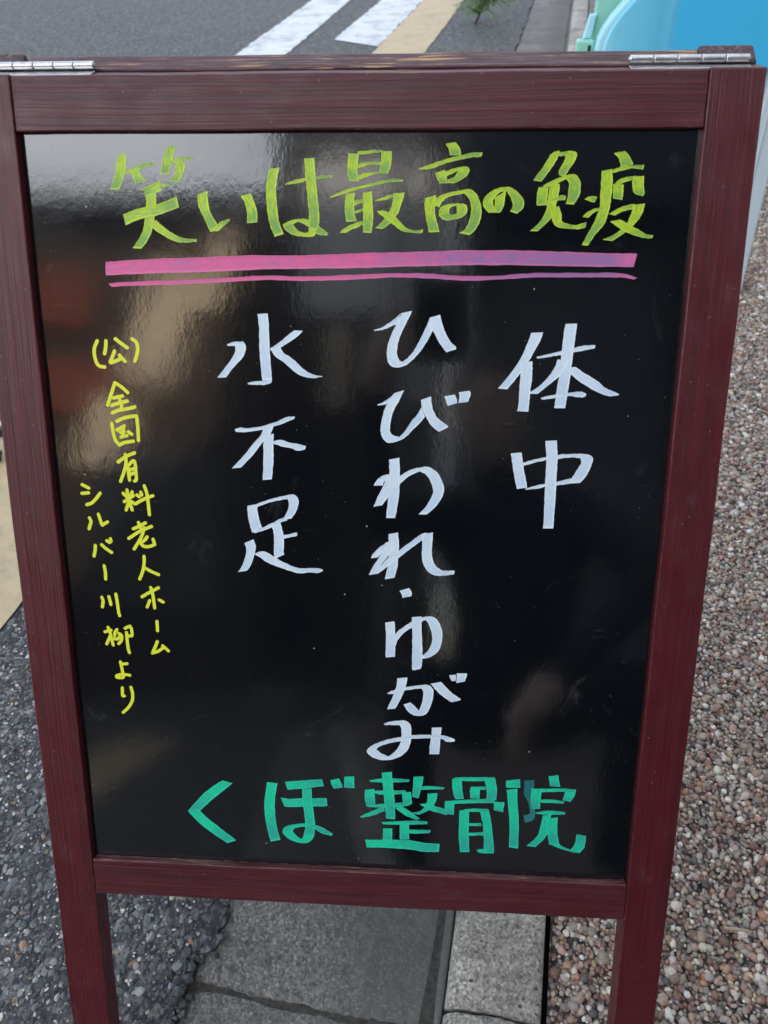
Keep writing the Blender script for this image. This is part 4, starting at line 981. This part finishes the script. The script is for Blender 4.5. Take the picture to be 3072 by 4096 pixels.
# ------------------------------------------------------------------ blue stand sign behind, on the gravel
def plastic(name, col, rough=0.35, var=0.05):
    k = NT(name)
    f = k.noise(k.coord('Object'), 3, 4, 0.55)
    sm = k.noise(k.coord('Object', scale=(14, 14, 1.2)), 1.0, 5, 0.65)
    lo = tuple(c * (1 - var) for c in col)
    c = k.ramp(f, [(0.3, lo), (0.7, col)])
    c = k.mix(k.ramp(sm, [(0.55, 0.0), (0.8, 0.18)]), c, (0.55, 0.62, 0.64))
    k.P(col=c, rough=k.ramp(sm, [(0.3, rough - 0.05), (0.8, rough + 0.2)]))
    return k.m
def blue_mat():
    k = NT('sky_blue_plastic')
    o = k.sep(k.coord('Geo'))
    n = k.noise(k.coord('Geo', scale=(30, 30, 3)), 1.0, 4, 0.6)
    x = k.math('ADD', o[0], k.math('MULTIPLY', k.math('SUBTRACT', n, 0.5), 0.05))
    c = k.ramp(x, [(0.45, (0.34, 0.74, 0.88)), (0.495, (0.20, 0.64, 0.84)), (0.56, (0.15, 0.58, 0.80)), (0.612, (0.11, 0.50, 0.74)), (0.625, (0.15, 0.55, 0.78)), (0.638, (0.10, 0.48, 0.74)), (0.66, (0.055, 0.50, 0.84))])
    k.P(col=c, rough=0.4)
    return k.m
M_blue = blue_mat()
M_pale = plastic('pale_blue_plastic', (0.42, 0.78, 0.88), 0.34)
M_mint = plastic('mint_plastic', (0.30, 0.66, 0.54), 0.38)
M_leg = plastic('pale_grey_plastic', (0.42, 0.48, 0.50), 0.42)

SY = 2.60
st = empty('stand_sign', Matrix.Translation((0.9, SY, gz)), 'light blue plastic stand sign with pale rim and mint back plate on the gravel', 'stand sign')
WM[st.name] = st.matrix_world.copy()
def outline_plate(name, pts, y0, y1, mat, parent, bev=0.004):
    bm = bmesh.new()
    a = [bm.verts.new((x, y0, z)) for x, z in pts]
    b = [bm.verts.new((x, y1, z)) for x, z in pts]
    f0 = bm.faces.new(a)
    bm.faces.new(b[::-1])
    n = len(pts)
    for i in range(n):
        f = bm.faces.new((a[i], b[i], b[(i + 1) % n], a[(i + 1) % n]))
    bmesh.ops.recalc_face_normals(bm, faces=bm.faces[:])
    es = [e for e in bm.edges if all(v.co.y < (y0 + y1) / 2 for v in e.verts)] if y0 < y1 else []
    if bev and es:
        bmesh.ops.bevel(bm, geom=es, offset=bev, segments=3, affect='EDGES', profile=0.5)
    o = link(name, bm_mesh(bm, name), mat, parent)
    for p in o.data.polygons:
        p.use_smooth = False
    return o
CX = 0.99
def arch(inset):
    left = [(0.452, 0.555), (0.440, 0.580), (0.437, 0.605), (0.441, 0.632), (0.452, 0.660), (0.470, 0.688), (0.494, 0.716), (0.520, 0.745), (0.546, 0.780), (0.566, 0.83), (0.578, 0.9), (0.60, 1.0), (0.65, 1.08), (0.74, 1.13), (0.86, 1.155), (CX, 1.16)]
    c = Vector((CX, 0.85))
    pts = [(x + (inset if x < CX - 0.05 else 0), z - (inset if z > 0.9 else 0)) for x, z in left]
    right = [(2 * CX - x, z) for x, z in pts[::-1][1:]]
    return pts + right
outline_plate('rim', arch(0.0), SY - 0.004, SY + 0.030, M_pale, st, 0.010)
outline_plate('face', [(x, z) for x, z in arch(0.020)], SY - 0.012, SY - 0.0042, M_blue, st, 0.006)
outline_plate('back_plate', [(0.428, 0.50), (0.436, 0.90), (0.47, 1.10), (0.6, 1.14), (1.38, 1.14), (1.51, 1.10), (1.545, 0.90), (1.552, 0.50)], SY + 0.05, SY + 0.075, M_mint, st, 0.006)
# side clip with its foot, left of the face
bk = outline_plate('bracket', [(0.404, 0.628), (0.4265, 0.628), (0.4345, 0.688), (0.416, 0.686)], SY + 0.035, SY + 0.049, M_pale, st, 0.004)
cl = box('clip', (0.4125, SY + 0.041, 0.600), (0.050, 0.030, 0.052), M_mint, st, 0.007)
box('slot', (0.4235, SY + 0.0255, 0.603), (0.009, 0.003, 0.020), plain('dark_slot', (0.01, 0.025, 0.022), 0.6), cl, 0.001)
def leg_bar(x0, y0, z0, x1, y1, z1, w_):
    bm = bmesh.new()
    d = Vector((x1 - x0, y1 - y0, z1 - z0))
    L = d.length
    zz = d.normalized()
    xx = Vector((1, 0, 0))
    yy = zz.cross(xx).normalized()
    xx = yy.cross(zz)
    M = Matrix(((xx.x, yy.x, zz.x, 0), (xx.y, yy.y, zz.y, 0), (xx.z, yy.z, zz.z, 0), (0, 0, 0, 1)))
    M.translation = (Vector((x0, y0, z0)) + Vector((x1, y1, z1))) / 2
    bm_box(bm, (0, 0, 0), (w_, 0.03, L), None, 0.005, 2)
    bm_box(bm, (-w_ * 0.22, -0.0165, 0), (0.009, 0.006, L * 0.96), None, 0.002, 1)
    o = link('leg', bm_mesh(bm, 'leg'), M_leg, st, M)
    return o
leg_bar(0.880, 2.315, gz, 0.968, 2.61, 0.60, 0.066)
leg_bar(1.62, 2.315, gz, 1.53, 2.61, 0.60, 0.066)
leg_bar(0.75, 3.0, gz, 0.75, SY + 0.08, 0.95, 0.05)
leg_bar(1.3, 3.0, gz, 1.3, SY + 0.08, 0.95, 0.05)

# ------------------------------------------------------------------ black rod by the tan line
M_blk = plain('black_metal', (0.018, 0.020, 0.024), 0.42, 0.0, 0.3, 80)
rod = empty('flag_stand', Matrix.Translation((-1.15, 1.42, 0.02)), 'black metal rods of a flag stand base on the tan line beside the left leg', 'stand')
WM[rod.name] = rod.matrix_world.copy()
tube('foot_bar', [(-1.45, 1.36, 0.026), (-1.1, 1.405, 0.026), (-0.988, 1.418, 0.026), (-0.984, 1.4185, 0.024)], [0.015, 0.015, 0.015, 0.011], M_blk, rod)
tube('foot_bar', [(-1.22, 1.17, 0.026), (-1.08, 1.36, 0.056), (-0.95, 1.53, 0.056)], 0.012, M_blk, rod)
tube('socket', [(-1.14, 1.30, 0.02), (-1.14, 1.30, 0.16)], 0.019, M_blk, rod)

# ------------------------------------------------------------------ weed at the far road edge
def leaf_mat():
    k = NT('weed_leaf')
    f = k.noise(k.coord('Geo'), 25, 4, 0.6)
    k.P(col=k.ramp(f, [(0.3, (0.085, 0.165, 0.045)), (0.55, (0.14, 0.26, 0.07)), (0.75, (0.22, 0.33, 0.10))]), rough=0.55)
    return k.m
M_leaf = leaf_mat()
M_stem = plain('weed_stem', (0.055, 0.045, 0.030), 0.7)
wb = Vector((0.2416, 6.6548, 0.006))
weed = empty('weed', Matrix.Translation(wb), 'small green weed with thin drooping leaves growing at the edge of the road', 'weed')
WM[weed.name] = weed.matrix_world.copy()
bm = bmesh.new()
main = [wb, wb + Vector((0.035, 0.02, 0.07)), wb + Vector((0.075, 0.03, 0.15)), wb + Vector((0.10, 0.03, 0.26)), wb + Vector((0.12, 0.05, 0.40))]
bm_tube(bm, main, [0.009, 0.008, 0.006, 0.005, 0.003], 8)
br = []
for i in range(64):
    f = random.uniform(0.16, 1.0)
    k = f * (len(main) - 1)
    j = min(int(k), len(main) - 2)
    p = main[j].lerp(main[j + 1], k - j)
    a = random.uniform(0, 6.283)
    L = random.uniform(0.09, 0.22)
    q = [p, p + Vector((math.cos(a) * L * 0.5, math.sin(a) * L * 0.4, L * 0.28)), p + Vector((math.cos(a) * L, math.sin(a) * L * 0.8, L * random.uniform(-0.15, 0.3)))]
    bm_tube(bm, q, [0.0028, 0.002, 0.001], 5)
    br.append(q)
link('stem', bm_mesh(bm, 'stem'), M_stem, weed)
bm = bmesh.new()
for q in br:
    for _ in range(46):
        f = random.uniform(0.12, 1.05)
        p = q[0].lerp(q[1], f * 2) if f < 0.5 else q[1].lerp(q[2], f * 2 - 1)
        a = random.uniform(0, 6.283)
        L = random.uniform(0.014, 0.040)
        d = Vector((math.cos(a), math.sin(a), random.uniform(-0.7, 0.5))).normalized()
        sdv = d.cross(Vector((random.uniform(-.5, .5), random.uniform(-.5, .5), 1))).normalized() * L * 0.13
        mid = p + d * L * 0.5 + Vector((0, 0, 0.004))
        bm.faces.new([bm.verts.new(p), bm.verts.new(mid + sdv), bm.verts.new(p + d * L - Vector((0, 0, 0.006))), bm.verts.new(mid - sdv)])
link('foliage', bm_mesh(bm, 'foliage'), M_leaf, weed)

# thin straw lying on the gravel
tag(tube('straw', [(0.386, 0.4535, gz + 0.010), (0.402, 0.452, gz + 0.0105), (0.420, 0.4505, gz + 0.010)], [0.0019, 0.0022, 0.0012], plain('dry_straw', (0.42, 0.34, 0.25), 0.7), None, 8), 'pale dry straw stalk lying on the gravel right of the sign', 'straw')

# ------------------------------------------------------------------ the street around: it shades the sign and stands in the board's reflection
M_glass = plain('dark_window_glass', (0.02, 0.024, 0.028), 0.12, 0, 0.2, 5)
M_brown = plain('brown_siding', (0.045, 0.030, 0.022), 0.75, 0, 0.25, 6, 0.004)
M_rust = plain('rust_red_panel', (0.22, 0.055, 0.03), 0.7, 0, 0.2, 8)
M_tanw = plain('tan_render', (0.82, 0.66, 0.46), 0.85, 0, 0.12, 5)
M_palew = plain('pale_render', (0.80, 0.79, 0.77), 0.85, 0, 0.10, 4)
M_dark = plain('charcoal_cladding', (0.055, 0.068, 0.085), 0.7, 0, 0.15, 4)
M_black = plain('dark_recess', (0.012, 0.012, 0.013), 0.8, 0, 0.2, 4)
M_recess = plain('grey_recess', (0.11, 0.113, 0.118), 0.8, 0, 0.3, 1.2)
M_roof = plain('grey_roof_tile', (0.07, 0.07, 0.075), 0.6, 0, 0.25, 12, 0.01)
M_conc = plain('pole_concrete', (0.33, 0.32, 0.30), 0.8, 0, 0.15, 12)

def thing(name, loc, label, cat, group=None):
    o = empty(name, Matrix.Translation(loc), label, cat, group)
    WM[o.name] = o.matrix_world.copy()
    return o

# brown house across the street (seen only mirrored in the board)
hs = thing('brown_house', (-4.6, -8.6, 0), 'dark brown timber house with tan rendered panels, mirrored in the black board', 'house')
box('wall', (-4.8, -8.8, 3.0), (5.0, 1.4, 6.0), M_brown, hs, 0.02)
box('roof', (-4.8, -8.8, 6.12), (5.5, 2.0, 0.22), M_roof, hs, 0.03)
for x0, z0, wx, hz in ((-3.42, 4.55, 0.62, 1.6), (-2.75, 5.3, 0.30, 1.2), (-4.0, 3.1, 0.5, 0.9)):
    box('render_panel', (x0, -8.07, z0), (wx, 0.08, hz), M_tanw, hs, 0.01, Matrix.Rotation(R(13), 3, 'Y'))
box('sign_panel', (-4.75, -8.07, 4.9), (0.8, 0.07, 0.8), M_rust, hs, 0.01)
box('sign_panel', (-4.45, -8.07, 3.7), (1.1, 0.07, 0.7), M_rust, hs, 0.01)
for x0, z0, wx, hz in ((-6.2, 4.6, 0.9, 1.3), (-5.9, 1.9, 1.2, 1.6), (-3.2, 1.9, 1.4, 1.7)):
    f = box('window', (x0, -8.06, z0), (wx + 0.14, 0.09, hz + 0.14), M_dark, hs, 0.01)
    box('pane', (x0, -8.012, z0), (wx, 0.02, hz), M_glass, f, 0.0)

# pale house in the gap
ph = thing('pale_house', (-1.2, -12.6, 0), 'pale rendered house in the gap across the street, mirrored in the black board', 'house')
box('wall', (-1.45, -13.2, 5.1), (3.3, 1.6, 10.2), M_brown, ph, 0.02)
box('upper_wall', (-1.30, -12.34, 8.3), (2.3, 0.1, 3.4), M_palew, ph, 0.01)
box('pilaster', (-1.72, -12.36, 5.6), (0.42, 0.10, 1.5), M_tanw, ph, 0.01)
box('pilaster', (-0.28, -12.36, 6.2), (0.26, 0.10, 2.6), M_palew, ph, 0.01)
box('roof', (-1.4, -13.0, 10.3), (3.6, 2.4, 0.2), M_roof, ph, 0.03)
for x0, z0 in ((-2.3, 3.6), (-0.7, 3.6), (-2.3, 1.3)):
    f = box('window', (x0, -12.36, z0), (0.94, 0.1, 1.34), M_dark, ph, 0.01)
    box('pane', (x0, -12.30, z0), (0.8, 0.02, 1.2), M_glass, f, 0.0)

# charcoal building on the sign's side of the crossing
cb_ = thing('charcoal_building', (3.0, -6.6, 0), 'charcoal clad building with dark open ground floor, mirrored in the board', 'building')
box('wall', (3.6, -6.6, 7.1), (6.8, 2.4, 5.0), M_dark, cb_, 0.02)
box('recess', (3.6, -6.9, 2.3), (6.8, 1.8, 4.56), M_recess, cb_, 0.02)
for x0 in (0.45, 2.2, 4.6, 6.7):
    box('column', (x0, -5.6, 2.3), (0.22, 0.22, 4.55), M_black, cb_, 0.01)
for i in range(4):
    for j in range(1):
        f = box('window', (1.6 + i * 1.5, -5.42, 6.7 + j * 2.8), (0.9, 0.08, 1.4), M_black, cb_, 0.01)
        box('pane', (1.6 + i * 1.5, -5.37, 6.7 + j * 2.8), (0.78, 0.02, 1.28), M_glass, f, 0.0)

# street pole
up = thing('utility_pole', (-0.55, -9.4, 0), 'grey concrete utility pole across the street, mirrored in the black board', 'utility pole')
tube('shaft', [(-0.55, -9.4, -0.03), (-0.55, -9.4, 9.5)], [0.16, 0.11], M_conc, up, 16)
box('crossarm', (-0.55, -9.4, 8.9), (1.5, 0.1, 0.1), M_conc, up, 0.01)

# the clinic beside the pavement, right of the frame: it keeps the sign and this side of the road in shade
cn = thing('clinic_building', (3.6, 4.5, 0), 'pale rendered clinic building beside the gravel, right of the picture', 'building')
box('wall', (7.5, 1.8, 5.25), (8.0, 7.5, 10.5), M_palew, cn, 0.03)
box('shade_wall', (7.5, 20.1, 6.5), (8.0, 29.0, 13.0), M_palew, cn, 0.03)  # unseen long wing, added to keep sun off the far road
box('shade_tower', (7.5, -3.65, 8.6), (8.0, 3.35, 17.2), M_palew, cn, 0.03)  # unseen tall block, added to shade the charcoal building
for i in range(5):
    for j in range(2):
        f = box('window', (3.47, 0.2 + i * 2.9, 1.7 + j * 3.2), (0.09, 1.7, 1.5), M_dark, cn, 0.01)
        box('pane', (3.42, 0.2 + i * 2.9, 1.7 + j * 3.2), (0.02, 1.54, 1.34), M_glass, f, 0.0)

# the photographer, mirrored as a dark shape in the board
M_skin = plain('skin', (0.52, 0.38, 0.31), 0.55, 0, 0.06, 20)
M_jack = plain('black_jacket', (0.011, 0.012, 0.014), 0.8, 0, 0.2, 30)
M_jean = plain('dark_trousers', (0.016, 0.018, 0.024), 0.85, 0, 0.2, 40)
M_hair = plain('black_hair', (0.010, 0.009, 0.009), 0.5, 0, 0.2, 60)
M_shoe = plain('grey_shoe', (0.06, 0.06, 0.062), 0.6)
J, E_ = [], []
HANDS = []
def jn(p, r, par=None):
    J.append((Vector(p), r if isinstance(r, tuple) else (r, r)))
    if par is not None:
        E_.append((par, len(J) - 1))
    return len(J) - 1
# crouching to the height of the board, one hand holds the phone, the other hangs over the knee
pel = jn((0.20, -0.86, 0.40), (0.15, 0.12))
sp1 = jn((0.20, -0.83, 0.56), (0.145, 0.11), pel)
ch = jn((0.19, -0.74, 0.78), (0.165, 0.115), sp1)
nk0 = jn((0.17, -0.65, 0.915), (0.075, 0.07), ch)
nk = jn((0.155, -0.61, 0.975), 0.055, nk0)
h0 = jn((0.135, -0.565, 1.035), (0.070, 0.080), nk)
h1 = jn((0.125, -0.555, 1.105), (0.078, 0.095), h0)
h2 = jn((0.125, -0.570, 1.175), (0.062, 0.075), h1)
jn((0.112, -0.452, 1.085), (0.012, 0.014), h1)
for sx in (-1, 1):
    jn((0.125 + sx * 0.085, -0.565, 1.09), (0.012, 0.022), h1)
def finger_chain(pa, p0, p1, p2, r):
    a_ = jn(p0, r, pa)
    b_ = jn(p1, r * 0.9, a_)
    jn(p2, r * 0.8, b_)
# arm with the phone
sh = jn((0.02, -0.66, 0.875), 0.068, ch)
el = jn((-0.11, -0.42, 0.79), 0.050, sh)
wr = jn((-0.106, -0.17, 1.005), (0.030, 0.026), el)
pa = jn((-0.090, -0.105, 1.045), (0.034, 0.018), wr)
HANDS.append(Vector((-0.07, -0.09, 1.06)))
for q in range(4):
    finger_chain(pa, (-0.068, -0.066 - q * 0.006, 1.075 - q * 0.017), (-0.041, -0.052 - q * 0.004, 1.082 - q * 0.018), (-0.022 - 0.003 * q, -0.058, 1.080 - q * 0.018), 0.0095)
th = jn((-0.081, -0.080, 1.105), 0.011, pa)
jn((-0.053, -0.072, 1.120), 0.009, th)
# free arm
sh = jn((0.36, -0.67, 0.875), 0.068, ch)
el = jn((0.47, -0.47, 0.69), 0.052, sh)
wr = jn((0.235, -0.335, 0.485), (0.031, 0.027), el)
pa = jn((0.190, -0.310, 0.435), (0.036, 0.020), wr)
HANDS.append(Vector((0.175, -0.30, 0.41)))
for q in range(4):
    o_ = (q - 1.5) * 0.019
    finger_chain(pa, (0.170 + o_ * 0.55, -0.295 - o_ * 0.7, 0.392), (0.162 + o_ * 0.55, -0.296 - o_ * 0.7, 0.362 - (0.004 if q in (1, 2) else 0)), (0.166 + o_ * 0.55, -0.306 - o_ * 0.7, 0.338 - (0.006 if q in (1, 2) else 0)), 0.0092)
th = jn((0.160, -0.275, 0.432), 0.011, pa)
jn((0.142, -0.268, 0.405), 0.009, th)
for hx, kx, fx in ((0.10, -0.03, -0.03), (0.30, 0.43, 0.41)):
    hp = jn((hx, -0.84, 0.38), (0.098, 0.10), pel)
    kn = jn((kx, -0.44, 0.50), (0.064, 0.066), hp)
    an = jn((fx, -0.68, 0.085), (0.042, 0.046), kn)
    jn((fx + 0.012, -0.53, 0.046), (0.040, 0.028), an)
me = bpy.data.meshes.new('person_rig')
me.from_pydata([p for p, _ in J], E_, [])
po = bpy.data.objects.new('person_rig', me)
COL.objects.link(po)
sk = po.modifiers.new('skin', 'SKIN')
for i, (_, r) in enumerate(J):
    me.skin_vertices[0].data[i].radius = r
me.skin_vertices[0].data[0].use_root = True
ss = po.modifiers.new('sub', 'SUBSURF')
ss.levels = ss.render_levels = 2
bpy.context.view_layer.update()
dg = bpy.context.evaluated_depsgraph_get()
body = bpy.data.meshes.new_from_object(po.evaluated_get(dg))
bpy.data.objects.remove(po)
body.materials.clear()
person = link('person', body, None, None, None, True)
for m in (M_jack, M_jean, M_skin, M_shoe):
    body.materials.append(m)
for p in body.polygons:
    c = p.center
    if (c.z > 0.962 and c.y < -0.4) or any((c - h).length < 0.105 for h in HANDS):
        p.material_index = 2
    elif c.z < 0.085:
        p.material_index = 3
    elif c.z < 0.46:
        p.material_index = 1
tag(person, 'crouching person in dark clothes holding a phone, mirrored in the board', 'person')
bm = bmesh.new()
bmesh.ops.create_uvsphere(bm, u_segments=24, v_segments=16, radius=1.0)
for v in bm.verts:
    a = v.co.copy()
    v.co = Vector((0.125 + a.x * 0.090, -0.580 + a.y * 0.105, 1.135 + a.z * 0.088))
bmesh.ops.delete(bm, geom=[v for v in bm.verts if v.co.z < 1.06 or (v.co.y > -0.51 and v.co.z < 1.145)], context='VERTS')
link('hair', bm_mesh(bm, 'hair'), M_hair, person, None, True)
for sx in (-1, 1):
    bm = bmesh.new()
    bmesh.ops.create_uvsphere(bm, u_segments=12, v_segments=8, radius=0.0115)
    bmesh.ops.translate(bm, verts=bm.verts, vec=(0.119 + sx * 0.031, -0.476, 1.112))
    link('eye', bm_mesh(bm, 'eye'), M_hair, person, None, True)
phn = Matrix(((cr.x, cu.x, cb.x, 0), (cr.y, cu.y, cb.y, 0), (cr.z, cu.z, cb.z, 0), (0, 0, 0, 1)))
pc = CAM + cb * 0.014 - cu * 0.045
bm = bmesh.new()
bm_box(bm, (0, 0, 0), (0.074, 0.150, 0.008), None, 0.003, 2)
phone = link('smartphone', bm_mesh(bm, 'smartphone'), M_black, None, at(pc, phn))
tag(phone, 'dark smartphone held up by the crouching person', 'phone')
